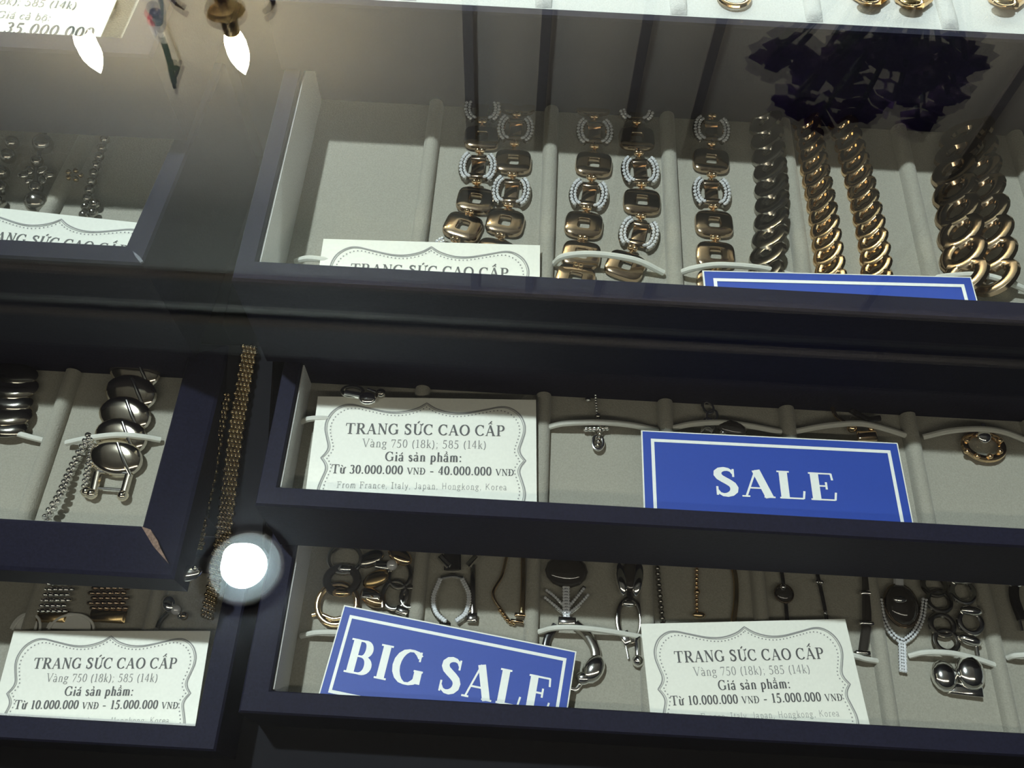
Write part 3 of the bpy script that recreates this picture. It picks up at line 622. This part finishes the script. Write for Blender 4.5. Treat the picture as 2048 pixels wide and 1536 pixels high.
# --- third tray
p = Piece('brooch', 'silver clasp lying over the top edge of the white card', 'clasp', 722, 786, HC)
p.tube('bar', [(690, 786), (722, 792), (752, 800)], .0016, 'silver', .0105); p.ball('head', 735, 797, .0030, 'silver', .0110, (1.3, 1, .6)); p.ring('loop', 705, 783, .0045, .0024, .0009, 'gunmetal', .0105)
p.tube('pin', [(735, 778), (752, 784)], .0007, 'silver', .0105); p.ball('stone', 762, 787, .0022, 'gunmetal', .0105)
p = Piece('cross_pendant', 'silver cross pendant on a thin chain in the cell beside the white card', 'pendant', 1197, 850, HC)
p.beads('chain', [(1190, 780), (1194, 830)], .0007, .0013, 'silver'); p.beads('upright', [(1196, 832), (1200, 860), (1194, 898)], .0014, .0018, 'gunmetal', .003)
p.beads('crossbar', [(1172, 858), (1196, 858), (1220, 855)], .0014, .0018, 'silver', .003); p.ring('lower_loop', 1196, 885, .0022, .0034, .0008, 'silver', .003); p.ball('bail', 1176, 800, .0014, 'silver')
p = Piece('chain_pendant', 'silver linked chain ending in a dark oval stone above the SALE card', 'pendant', 1425, 830, HC)
for i, (a, b_) in enumerate(((1416, 815), (1424, 832), (1418, 849), (1414, 866))): p.ring('link', a, b_, .0022, .0030, .0007, 'silver', .0022, rot=25 * (-1) ** i)
p.ball('dark_stone', 1464, 857, .0050, 'onyx', .0052, (1.3, .75, .55), rot=-12); p.ball('setting', 1446, 866, .0016, 'silver', .005)
p = Piece('gold_clasp', 'gold clasp with a square plate showing above the right end of the SALE card', 'clasp', 1700, 850, HC)
p.tube('curved_arm', [(1664, 812), (1672, 832), (1690, 846)], .0010, 'gold', .003); p.ball('bead', 1704, 856, .0022, 'gold', .004); p.box('plate', 1734, 872, (.0085, .0045, .002), 'gold', .0045, rot=4); p.ball('bead', 1742, 858, .0014, 'gold', .004)
p.tube('dark_band', [(1700, 820), (1735, 838), (1760, 836)], .0014, 'black', .003)
p = Piece('gold_ring', 'gold ring pendant with a pale bezel under the elastic at the right', 'ring', 1967, 890, HC)
p.ring('band', 1967, 892, .0082, .0062, .0017, 'gold', .0026); p.ball('bezel', 1967, 872, .0034, 'silver', .0045, (1, 1.1, .6))
for a in (-60, -20, 20, 60, 120, 160, 200, 240): p.ball('bead', 1967 + 38 * math.sin(R(a)), 892 + 22 * math.cos(R(a)), .0013, 'gold', .0042)
p.tube('bail', [(1966, 848), (1968, 862)], .0010, 'silver', .003)

# --- front tray
p = Piece('bracelet', 'gold bracelet of large open rings, leftmost in the front tray', 'bracelet', 680, 1180, HD)
p.ring('ring_link', 674, 1208, .0090, .0094, .0014, 'gold', .0028); p.ring('ring_link', 684, 1160, .0070, .0060, .0020, 'onyx', .0030); p.ring('ring_link', 690, 1118, .0076, .0066, .0014, 'silver', .0028)
p.ball('connector', 682, 1185, .0022, 'gold', .0036, (2, 1, .7)); p.ball('connector', 690, 1137, .0020, 'silver', .0036, (2, 1, .7)); p.tube('clasp', [(624, 1230), (640, 1228), (668, 1238), (700, 1230)], .0011, 'gold', .002)
p = Piece('bracelet', 'dark bracelet of gold leaves and steel plates above the BIG SALE card', 'bracelet', 775, 1160, HD)
for k, (a, b_) in enumerate(((742, 1118), (800, 1112), (752, 1158), (745, 1195))): p.ball('leaf', a, b_, .0050, ('gunmetal', 'gold', 'brass', 'gold')[k], .003, (1.3, .8, .45), rot=30 * (-1) ** k)
for a, b_ in ((768, 1132), (742, 1192)): p.box('steel_plate', a, b_, (.0085, .0035, .0024), 'silver', .0040, rot=-6)
for a, b_, rx in ((800, 1150, .0050), (790, 1190, .0055), (820, 1195, .0040)): p.ring('ring_link', a, b_, rx, rx * 1.2, .0012, 'gunmetal', .0026)
p.ball('stone', 784, 1130, .0026, 'crystal', .0045); p.box('clasp', 804, 1222, (.0056, .0034, .003), 'silver', .003, rot=-20); p.tube('stem', [(764, 1190), (766, 1215)], .0016, 'rose', .003)
p = Piece('bracelet', 'silver bracelet with a pave oval loop above the middle of the BIG SALE card', 'bracelet', 905, 1185, HD)
p.pave('oval_side', [[(880, 1160), (867, 1195), (872, 1225), (893, 1245)]], .0016, .0012); p.pave('oval_side', [[(925, 1160), (938, 1190), (932, 1225), (912, 1243)]], .0016, .0012)
p.tube('top_bar', [(882, 1156), (905, 1152), (926, 1156)], .0013, 'silver', .003); p.tube('strap', [(905, 1100), (905, 1140)], .0040, 'black', .002, flat=.4); p.tube('arm', [(880, 1112), (898, 1132)], .0016, 'silver', .0035); p.tube('arm', [(952, 1112), (935, 1132)], .0016, 'silver', .0035)
p.box('clasp', 944, 1236, (.0046, .0042, .0028), 'silver', .0025); p.box('clasp', 890, 1252, (.0052, .0028, .0028), 'silver', .003)
p.tube('strap', [(946, 1130), (946, 1228)], .0014, 'gunmetal', .002)
p = Piece('chain_bracelet', 'thin gold chain bracelet folded to a point beside the second divider', 'bracelet', 1010, 1190, HD)
p.tube('chain', [(1015, 1105), (1004, 1150), (986, 1188), (1004, 1222), (1020, 1244)], .0008, 'gold', .0016); p.beads('tail', [(1000, 1220), (1022, 1246), (1040, 1240)], .0011, .0018, 'gold', .002)
p.tube('chain', [(1046, 1110), (1046, 1160), (1044, 1226)], .0011, 'brass', .0016); p.box('clasp', 1040, 1230, (.0050, .0018, .0016), 'gold', .003); p.box('clasp', 1034, 1243, (.0060, .0016, .0016), 'gold', .003, rot=-6)
p = Piece('bracelet', 'pave fan bracelet with a dark dome on a black strap loop', 'bracelet', 1132, 1180, HD)
p.ball('dark_dome', 1133, 1142, .0096, 'onyx', .0028, (1.05, .85, .45))
p.pave('fan_rib', [[(1133, 1248), (1132, 1200), (1132, 1168)]], .0032, .0014, rows=3); p.pave('fan_rib', [[(1126, 1225), (1108, 1210), (1088, 1194)], [(1127, 1212), (1110, 1194), (1092, 1180)], [(1140, 1225), (1158, 1210), (1176, 1190)], [(1139, 1212), (1154, 1194), (1170, 1174)]], .0014, .0013, rows=1, br=.0011)
p.box('stem', 1134, 1243, (.0080, .0036, .003), 'silver', .0035)
p.tube('strap', [(1112, 1250), (1094, 1280), (1090, 1330), (1098, 1372)], .0018, 'black', .002); p.tube('strap', [(1150, 1248), (1176, 1272), (1192, 1306), (1186, 1340)], .0024, 'gunmetal', .002)
p.ball('clasp', 1187, 1338, .0052, 'silver', .0035, (.9, 1.3, .6), rot=-28); p.ball('clasp', 1166, 1356, .0030, 'silver', .0035, (1.2, 1, .7)); p.tube('hook', [(1140, 1376), (1152, 1378), (1162, 1366)], .0010, 'silver', .0025)
p = Piece('bracelet', 'silver bracelet with a winged shiny link and dark oval loop left of the white card', 'bracelet', 1258, 1190, HD)
p.ball('wing', 1243, 1158, .0034, 'silver', .0035, (.8, 2.4, .7), rot=8); p.ball('wing', 1276, 1158, .0036, 'silver', .0035, (.8, 2.4, .7), rot=-8); p.ball('dark_centre', 1260, 1150, .0034, 'onyx', .0035, (1.0, 2.4, .6))
p.tube('stem', [(1260, 1178), (1260, 1204)], .0016, 'black', .002); p.ring('oval_loop', 1259, 1240, .0054, .0098, .0013, 'gunmetal', .002); p.ball('connector', 1258, 1207, .0018, 'silver', .003, (1.8, 1, .8))
p.box('clasp', 1252, 1276, (.0042, .0058, .0024), 'silver', .003, rot=25); p.box('bar', 1276, 1300, (.0030, .0130, .0022), 'silver', .0025); p.ball('bar_end', 1276, 1322, .0028, 'silver', .003); p.tube('pin', [(1252, 1290), (1257, 1318)], .0005, 'silver', .002)
GT = 'thin bracelets standing above the white card in the front tray'
p = Piece('chain_bracelet', 'thin dark steel chain bracelet beside the third divider', 'bracelet', 1318, 1180, HD, GT); p.beads('chain', [(1312, 1105), (1318, 1170), (1324, 1232), (1326, 1262)], .0014, .0026, 'gunmetal', .0018)
p = Piece('chain_bracelet', 'thin gold chain bracelet with a small knot, above the card cusp', 'bracelet', 1395, 1180, HD, GT); p.beads('chain', [(1394, 1108), (1393, 1180), (1394, 1240)], .0011, .0020, 'gold', .0016); p.ball('knot', 1398, 1230, .0022, 'gold', .003, (1.4, .7, .6)); p.ball('bead', 1394, 1184, .0015, 'gold', .002)
p = Piece('chain_bracelet', 'thin wavy brown bracelet strand above the right part of the white card', 'bracelet', 1466, 1180, HD, GT); p.tube('strand', [(1458, 1112), (1470, 1150), (1472, 1200), (1464, 1262)], .0013, 'brass', .0016)
p = Piece('disc_bracelet', 'thin bracelet carrying one dark round disc', 'bracelet', 1568, 1180, HD, GT)
p.tube('strand', [(1558, 1115), (1566, 1160), (1572, 1210), (1576, 1262)], .0009, 'black', .0016); p.ball('disc', 1568, 1187, .0040, 'onyx', .003, (1, 1, .4)); p.ring('disc_rim', 1568, 1187, .0041, .0041, .0006, 'rose', .0034); p.ball('bead', 1566, 1174, .0014, 'silver', .0045)
p = Piece('chain_bracelet', 'thin black bracelet strand with small silver beads, right of the disc', 'bracelet', 1640, 1180, HD, GT)
p.tube('strand', [(1628, 1120), (1640, 1170), (1652, 1230), (1654, 1262)], .0009, 'black', .0016)
for a, b_ in ((1634, 1164), (1643, 1165), (1650, 1226)): p.ball('bead', a, b_, .0011, 'silver', .003)
p = Piece('bar_bracelet', 'dark bracelet of rods joined by bright silver collars, right of the white card', 'bracelet', 1734, 1220, HD)
for a, b_, c, d in ((1732, 1130, 1734, 1182), (1734, 1192, 1734, 1242), (1733, 1252, 1726, 1304)): p.tube('rod', [(a, b_), (c, d)], .0022, 'onyx', .0026, sm=False)
for a, b_ in ((1735, 1187), (1733, 1247), (1725, 1306)): p.box('collar', a, b_, (.0068, .0018, .003), 'silver', .003)
p = Piece('bracelet', 'pave drop bracelet with a large dark oval stone and hanging stem', 'bracelet', 1800, 1215, HD)
p.ball('dark_stone', 1803, 1210, .0088, 'onyx', .0035, (.85, 1.1, .5)); p.ring('stone_rim', 1803, 1211, .0076, .0098, .0008, 'rose', .0032)
p.pave('halo', [[(1758, 1200), (1766, 1240), (1786, 1272), (1806, 1284)], [(1848, 1200), (1842, 1238), (1826, 1268), (1806, 1284)]], .0030, .0015, rows=2); p.pave('stem', [[(1803, 1286), (1804, 1318), (1805, 1345)]], .0036, .0014, rows=3)
p.tube('link', [(1796, 1140), (1798, 1180)], .0024, 'crystal', .003); p.ball('glint_bead', 1800, 1199, .0020, 'silver', .0075, (1.6, .8, .5))
p = Piece('bracelet', 'steel bracelet of chunky open rings ending in two bright links, far right', 'bracelet', 1905, 1230, HD)
for a, b_ in ((1868, 1170), (1878, 1202), (1884, 1250), (1892, 1282)): p.ring('ring_link', a, b_, .0052, .0048, .0014, 'gunmetal', .003)
for a, b_ in ((1925, 1184), (1940, 1244)): p.ring('ring_link', a, b_, .0050, .0050, .0015, 'silver', .003)
for a, b_, r_ in ((1924, 1160, -4), (1942, 1222, 4), (1940, 1280, 14)): p.ball('bright_link', a, b_, .0042, 'silver', .0042, (1.3, .6, .6), rot=-r_)
p.tube('link', [(1952, 1290), (1956, 1312)], .0009, 'silver', .003); p.ball('end_link', 1888, 1352, .0064, 'silver', .004, (.9, 1.1, .6)); p.ball('end_link', 1940, 1345, .0066, 'silver', .0045, (1, 1.2, .6)); p.box('clasp', 1930, 1380, (.0150, .0048, .003), 'silver', .0035, rot=-4)
p = Piece('bracelet', 'dark strand with a silver bar cut off by the right edge of the photo', 'bracelet', 2035, 1190, HD)
p.ball('bead', 2030, 1168, .0028, 'silver', .003, (1.4, .7, .6)); p.tube('strand', [(2034, 1140), (2028, 1190), (2044, 1240)], .0024, 'black', .0025); p.tube('bar', [(2036, 1228), (2044, 1262)], .0008, 'silver', .0026)

# --- upper left tray: bead bracelets
p = Piece('bead_bracelet', 'dark bead bracelet at the left edge behind the cut-off price card', 'bracelet', 12, 320, HE)
for a, b_, r_ in ((24, 285, .0030), (16, 312, .0034), (4, 345, .0032), (0, 375, .0034), (-6, 405, .0036)): p.ball('bead', a, b_, r_, 'gunmetal', .003)
p = Piece('bead_bracelet', 'dark bracelet of big round beads and a flower link, middle of the bead tray', 'bracelet', 72, 350, HE)
for a, b_, r_ in ((86, 288, .0044), (74, 322, .0026), (72, 375, .0030), (74, 405, .0050)): p.ball('bead', a, b_, r_, 'gunmetal', .0035)
for i in range(6): p.ball('petal', 72 + 26 * math.cos(i * PI / 3), 350 + 11 * math.sin(i * PI / 3), .0018, 'silver', .003, (1.4, 1, .7), rot=-60 * i)
p.tube('strand', [(90, 262), (74, 330), (72, 420)], .0010, 'black', .0026)
p = Piece('bead_bracelet', 'slender strand of dark shiny beads nearest the right side of the bead tray', 'bracelet', 195, 350, HE)
for i in range(11):
    t_ = i / 10; p.ball('bead', 216 - 48 * t_ - 4 * math.sin(PI * t_), 262 + 168 * t_, .0021, 'gunmetal', .003)
p.ball('bead', 190, 408, .0021, 'gunmetal', .003); p.ball('bead', 186, 425, .0021, 'gunmetal', .003)
p.tube('strand', [(216, 262), (190, 350), (166, 430)], .0011, 'black', .0026)
p = Piece('beaded_flower', 'faint dark bead cluster lying on the divider of the bead tray', 'bead cluster', 148, 348, HE)
for i in range(5): p.ball('bead', 148 + 13 * math.cos(i * 1.26), 350 + 9 * math.sin(i * 1.26), .0012, 'brass', .0062)

# --- middle left tray: scaled bracelets and rope chain
def scale_link(wx, wy):
    b = MB(); b.lathe([(.2, .45), (.62, .42), (.9, .25), (1, 0), (.96, -.15)], 24, Matrix.Diagonal((wx / 2, wy / 2, .0052, 1)))
    return b
ME['scale'] = scale_link(.0235, .0165).mesh('scale_link', 'champagne'); ME['scale_s'] = scale_link(.0220, .0130).mesh('scale_link', 'gunmetal')
bar_b = MB(); bar_b.tube([(-.001, .0062, .0022), (.0045, 0, .0034), (.0094, -.0060, .0012)], .0007, 8, flat=.8); ME['sbar'] = bar_b.mesh('diagonal_bar', 'silver')
p = Piece('scaled_bracelet', 'broad bracelet of overlapping shiny discs with a square buckle, under the elastic', 'bracelet', 262, 765, HF)
cs = [(270, 742), (262, 786), (250, 830), (242, 874), (232, 916)]
for i, (a, b_) in enumerate(cs):
    mx = Matrix.Translation(p.T(a, b_, .0042)) @ Matrix.Rotation(R(-12), 4, 'Z') @ Matrix.Rotation(R(13), 4, 'X') @ Matrix.Rotation(R(4), 4, 'Y')
    o = link('scale_link', ME['scale'], p.t, mx)
    link('diagonal_bar', ME['sbar'], p.t, mx)
p.tube('buckle_post', [(196, 945), (186, 990)], .0018, 'champagne', .003, sm=False); p.tube('buckle_post', [(258, 950), (246, 992)], .0018, 'champagne', .003, sm=False)
p.tube('buckle_bar', [(196, 942), (258, 946)], .0010, 'silver', .0035, sm=False); p.tube('buckle_bar', [(192, 976), (248, 980)], .0007, 'silver', .003, sm=False)
for a, b_ in ((184, 988), (174, 984), (246, 992)): p.ball('buckle_knob', a, b_, .0024, 'champagne', .003)
p = Piece('scaled_bracelet', 'broad steel and gold scaled bracelet cut off by the left edge', 'bracelet', 18, 780, HF)
for i, (a, b_) in enumerate(((28, 748), (24, 772), (18, 800), (12, 826), (6, 850))):
    link('scale_link', ME['scale_s' if i % 2 == 0 else 'scale'], p.t, Matrix.Translation(p.T(a, b_, .004)) @ Matrix.Rotation(R(-8), 4, 'Z') @ Matrix.Rotation(R(-16), 4, 'X'))
p = Piece('rope_chain', 'silver beaded rope chain looping from the scaled bracelet down the divider', 'chain', 175, 885, HF)
p.beads('chain', [(178, 872, .008), (160, 905, .004), (140, 945, .0035), (120, 990, .006), (96, 1030, .0055), (90, 1056, .004)], .0014, .0014, 'silver', zig=.0008)
p.beads('chain', [(180, 874, .008), (184, 900, .005), (176, 940, .004), (168, 985, .003)], .0012, .0012, 'silver', zig=.0006)

# --- front left tray: mesh bracelets
def mesh_strap(p, x0, x1, y0, y1, m):
    b = MB(); ny, nx = 8, 6
    for j in range(ny):
        for i in range(nx):
            t_ = j / (ny - 1); u = (i + (.5 if j % 2 else 0)) / nx
            px = x0[0] + (x0[1] - x0[0]) * t_ + u * (x1 - x0[0]) ; c = p.T(px, y0 + (y1 - y0) * t_, .003)
            b.ball(tuple(c), .0014, 8, 6, (1.35, .8, .7))
    b.obj('mesh_strap', m, p.t)
for lab, xs, x1, y0, y1, cx in (('woven mesh bracelet, left of the pair above the left white card', (92, 68), 158, 1146, 1222, 105), ('woven mesh bracelet, right of the pair above the left white card', (186, 180), 262, 1146, 1216, 222)):
    p = Piece('mesh_bracelet', lab, 'bracelet', cx, 1190, HG, 'woven mesh bracelets in the left front tray')
    mesh_strap(p, xs, x1, y0, y1, 'rose' if cx > 200 else 'silver'); p.box('end_plate', cx - 6, 1232, (.0165, .0060, .002), 'brass', .0025, bev=.0008)
for lab, px, rx in (('clear plastic tab beneath the left mesh bracelet, at the card corner', 52, .0060), ('clear plastic tab between the two mesh bracelets, at the card top', 142, .0100)):
    p = Piece('plastic_tab', lab, 'plastic tab', px, 1262, HG, 'clear plastic tabs behind the left price card'); p.ring('rim', px, 1262, rx, .0075, .0006, 'clear', .0035, a0=0, a1=180)
    q = MB(); q.add([(x, y, 0) for x, y, z in ell(0, 0, rx, .0075, 0, 16, 0, 180)], [tuple(range(16))]); q.obj('tab', 'clear', p.t, smooth=False, mx=Matrix.Translation((0, 0, .0030)))
p = Piece('silver_earring', 'small pale silver earring with a loop in the right cell of the left front tray', 'earring', 345, 1215, HG)
p.ball('head', 338, 1208, .0032, 'silver', .0035, (1, 1.3, .6), rot=30); p.ball('bead', 352, 1220, .0022, 'crystal', .003); p.ball('bead', 368, 1232, .0020, 'rose', .003); p.ball('bead', 361, 1232, .0016, 'silver', .003); p.tube('loop', [(335, 1226), (322, 1240), (314, 1256)], .0013, 'gunmetal', .0025)

# --- necklaces hanging down between the two columns of trays
rp = thing('necklace_ramp', 'narrow black board between the tray columns under the gold necklaces', 'display board', PX(470, 880, .36))
def rampH(py): return .334 + (.3775 - .334) * (py - 690) / (1110 - 690)
q = MB(); pts = []
for xx, py in ((-.1285, 690), (-.1085, 690), (-.1085, 1100), (-.1285, 1100)):
    v = PX(470, py, rampH(py)); pts.append(Vector((xx, v.y, v.z)) - rp.location)
q.add(pts + [v - Vector((0, 0, .004)) for v in pts], [(0, 1, 2, 3), (7, 6, 5, 4), (0, 4, 5, 1), (1, 5, 6, 2), (2, 6, 7, 3), (3, 7, 4, 0)]); q.obj('board', 'stand', rp, smooth=False)
def necklace(label, path, r, pitch, m, cols):
    P = smoothpts([PX(a, b, (rampH(b) - .002) if b < 1120 else (.3775 - .002 + (.402 - .3775) * (b - 1110) / 135)) for a, b in path], 8)
    t = thing('necklace', label, 'necklace', P[0], 'gold necklaces between the tray columns'); b = MB(); q = resample(P, pitch)
    for i, c in enumerate(q):
        d = (q[min(i + 1, len(q) - 1)] - q[max(i - 1, 0)]).normalized(); x = Vector((d.y, -d.x, 0))
        for k in range(cols): b.ball(tuple(c + x * ((k - (cols - 1) / 2) * r * 1.5 + r * .3 * (-1) ** i) - P[0]), r, 7, 5)
    b.obj('chain', m, t); return t
necklace('broad woven gold necklace, right strand between the tray columns', [(500, 695), (486, 780), (472, 870), (462, 950), (450, 1050), (434, 1140), (412, 1240)], .0013, .0021, 'antique', 4)
necklace('slimmer gold necklace, left strand between the tray columns', [(455, 790), (440, 870), (425, 960), (408, 1040), (400, 1100)], .0011, .0020, 'antique', 2)
for a, b_, s_ in ((372, 1147, (1.7, .9, .6)),):
    p = Piece('silver_clasp', 'bright silver clasp at the worn corner of the middle left tray', 'clasp', a, b_, .352); p.ball('body', a, b_, .0038, 'silver', .002, s_, rot=12); p.ball('bead', a + 18, b_ - 10, .0014, 'silver', .003)

# --- scuffs on the frames
patch([(284, 1054, -.0003), (302, 1060, .0002), (316, 1082, -.002), (322, 1098, -.003), (338, 1128, -.006), (308, 1094, -.0025)], .330, 'worn_corner', 'wear', tF, .0006)
patch([(266, 503, 0), (281, 515, 0), (287, 524, 0), (282, 527, 0), (272, 515, 0)], .262, 'scuffed_corner', 'wearb', tE, .0005)

# ------------------------------------------------------------------ behind the counter, seen only as reflections in the glass
def sconce(pxs, yw, arms):
    c = [RF(a, b, yw) for a, b in pxs]; mid = sum(c, Vector()) / len(c)
    t = thing('wall_sconce', 'brass two-arm wall lamp with lit candle bulbs on the back wall', 'lamp', (mid.x, 1.15, mid.z - .12))
    b = MB(); b.lathe([(.001, .03), (.03, .028), (.055, .012), (.06, 0)], 20, Matrix.Rotation(PI / 2, 4, 'X')); b.obj('wall_plate', 'brass', t)
    for k in c:
        l = k - t.location
        q = MB(); q.tube(smoothpts([(0, -.02, 0), (l.x * .3, -.05, -.06), (l.x * .75, l.y, -.05), (l.x, l.y, l.z - .075)], 8), .007, 8); q.obj('arm', 'brass', t)
        q = MB(); q.lathe([(.006, -.075), (.026, -.068), (.030, -.060), (.012, -.056), (.012, -.022), (.011, -.020)], 16, Matrix.Translation(l)); q.obj('candle_cup', 'brass', t)
        for s_ in (-1, 1):
            q = MB(); q.tube([l + Vector((s_ * (.040 + .034 * math.cos(R(a))), 0, -.085 + .030 * math.sin(R(a)))) for a in range(180, 440, 20)], .0045, 8); q.obj('scroll', 'brass', t)
        q = MB(); q.lathe([(.009, -.022), (.014, -.013), (.0165, .000), (.0155, .012), (.011, .027), (.0055, .038), (.001, .046)], 16, Matrix.Translation(l)); q.obj('bulb', 'bulb', t)
sconce([(475, 100), (178, 98)], 1.06, 2)
# dark cord ornament hanging on the wall between the two bulbs
YO = 1.10
q0 = RF(352, 176, YO); t = thing('hanging_ornament', 'dark cord ornament with a red bead, mirrored between the two lit bulbs', 'ornament', (q0.x, 1.15, q0.z))
def ot(nm, px, r_, m):
    b = MB(); b.tube(smoothpts([RF(a, c, YO) - t.location for a, c in px], 6), r_, 8); b.obj(nm, m, t)
def ob(nm, px, py, r_, m, sc_=(1, 1, 1)):
    b = MB(); b.ball((0, 0, 0), r_, 12, 8, sc_); b.obj(nm, m, t, mx=Matrix.Translation(RF(px, py, YO) - t.location))
b = MB(); b.tube([(0, 0, 0), (0, YO - 1.15, 0), (0, YO - 1.155, .008)], .003, 8); b.obj('hook', 'vase', t)
ot('cord', [(352, 176), (346, 150), (338, 116), (328, 84)], .0050, 'leaf'); ob('cord_knot', 352, 142, .009, 'leaf')
ot('cord', [(322, 60), (312, 34)], .007, 'leaf'); ot('cord', [(326, 56), (327, 24), (321, -6)], .0040, 'leaf')
ob('cap', 312, 30, .0105, 'vase'); ob('red_bead', 305, 41, .0085, 'red')
for a, c in ((312, 68), (325, 74)): ob('crystal_drop', a, c, .0075, 'drop', (.8, .8, 2.0))

dl = RF(495, 1140, .6); k = (2.80 - (2 * GLASS - CAMZ)) / (dl.z - (2 * GLASS - CAMZ)); dl = Vector((dl.x * k, dl.y * k, 2.795))
def downlight(x, y, label, power, group=None):
    t = thing('ceiling_downlight', label, 'lamp', (x, y, 2.80))
    b = MB(); b.lathe([(.082, -.002), (.086, -.012), (.078, -.015), (.076, -.009), (.082, -.002)], 32); b.obj('trim_ring', 'trim', t)
    b = MB(); b.lathe([(.077, -.010), (.065, -.006), (.048, -.004), (.018, -.0035)], 32); b.obj('reflector', 'dish', t)
    b = MB(); b.lathe([(.020, -.004), (.042, -.012), (.050, -.026), (.045, -.042), (.030, -.053), (.001, -.057)], 28); b.obj('bulb', 'lens', t)
    l = bpy.data.lights.new('downlight_beam', 'SPOT'); l.energy = power; l.spot_size = R(110); l.spot_blend = .8; l.shadow_soft_size = .03; l.color = (.90, .96, 1)
    o = bpy.data.objects.new('downlight_beam', l); C.objects.link(o); o.location = (x, y, 2.72)
downlight(dl.x, dl.y, 'lit white ceiling downlight reflected beside the tray corner', SPOT)

fl = thing('flower_arrangement', 'purple flowers in a dark vase on the rear of the glass countertop', 'flowers', (RF(1740, 150, .60).x, .60, GLASS + .006))
b = MB(); b.lathe([(.03, 0), (.045, .02), (.055, .08), (.035, .15), (.028, .19), (.034, .20)], 20); b.obj('vase', 'vase', fl)
top = [(1545, 110), (1620, 150), (1590, 205), (1660, 120), (1700, 170), (1640, 235), (1720, 215), (1770, 130), (1790, 190), (1835, 235), (1850, 150), (1895, 185), (1930, 120), (1690, 90), (1830, 90), (1770, 80), (1600, 90), (1905, 90)]
for i, (a, b_) in enumerate(top):
    c = RF(a, b_, .60 + rnd.uniform(-.03, .04)) - fl.location
    q = MB(); q.tube(smoothpts([(rnd.uniform(-.015, .015), rnd.uniform(-.015, .015), .17), (c.x * .4, c.y, c.z * .75), c], 5), .0025, 6); q.obj('stem', 'leaf', fl)
    q = MB()
    for j in range(14):
        an = j * 2.4; el_ = R(rnd.uniform(-10, 75)); r_ = .024
        d = Vector((math.cos(an) * math.cos(el_), math.sin(an) * math.cos(el_), math.sin(el_)))
        s_ = d.cross(Vector((0, 0, 1))).normalized() * .011; m_ = c + d * r_ * .6 + Vector((0, 0, .004)); e_ = c + d * r_
        q.add([c, m_ + s_, e_, m_ - s_, m_ - Vector((0, 0, .004))], [(0, 1, 4), (1, 2, 4), (2, 3, 4), (3, 0, 4)])
    q.obj('blossom', 'petal', fl)
for i in range(16):
    c = Vector((rnd.uniform(-.10, .10), rnd.uniform(-.03, .03), rnd.uniform(.20, .29))); q = MB()
    d = Vector((rnd.uniform(-1, 1), rnd.uniform(-.5, .5), rnd.uniform(-.3, .6))).normalized(); s_ = d.cross(Vector((0, .3, 1))).normalized() * .016
    q.add([c, c + d * .03 + s_, c + d * .065, c + d * .03 - s_], [(0, 1, 2, 3)]); q.obj('leaf', 'leaf', fl, smooth=False)
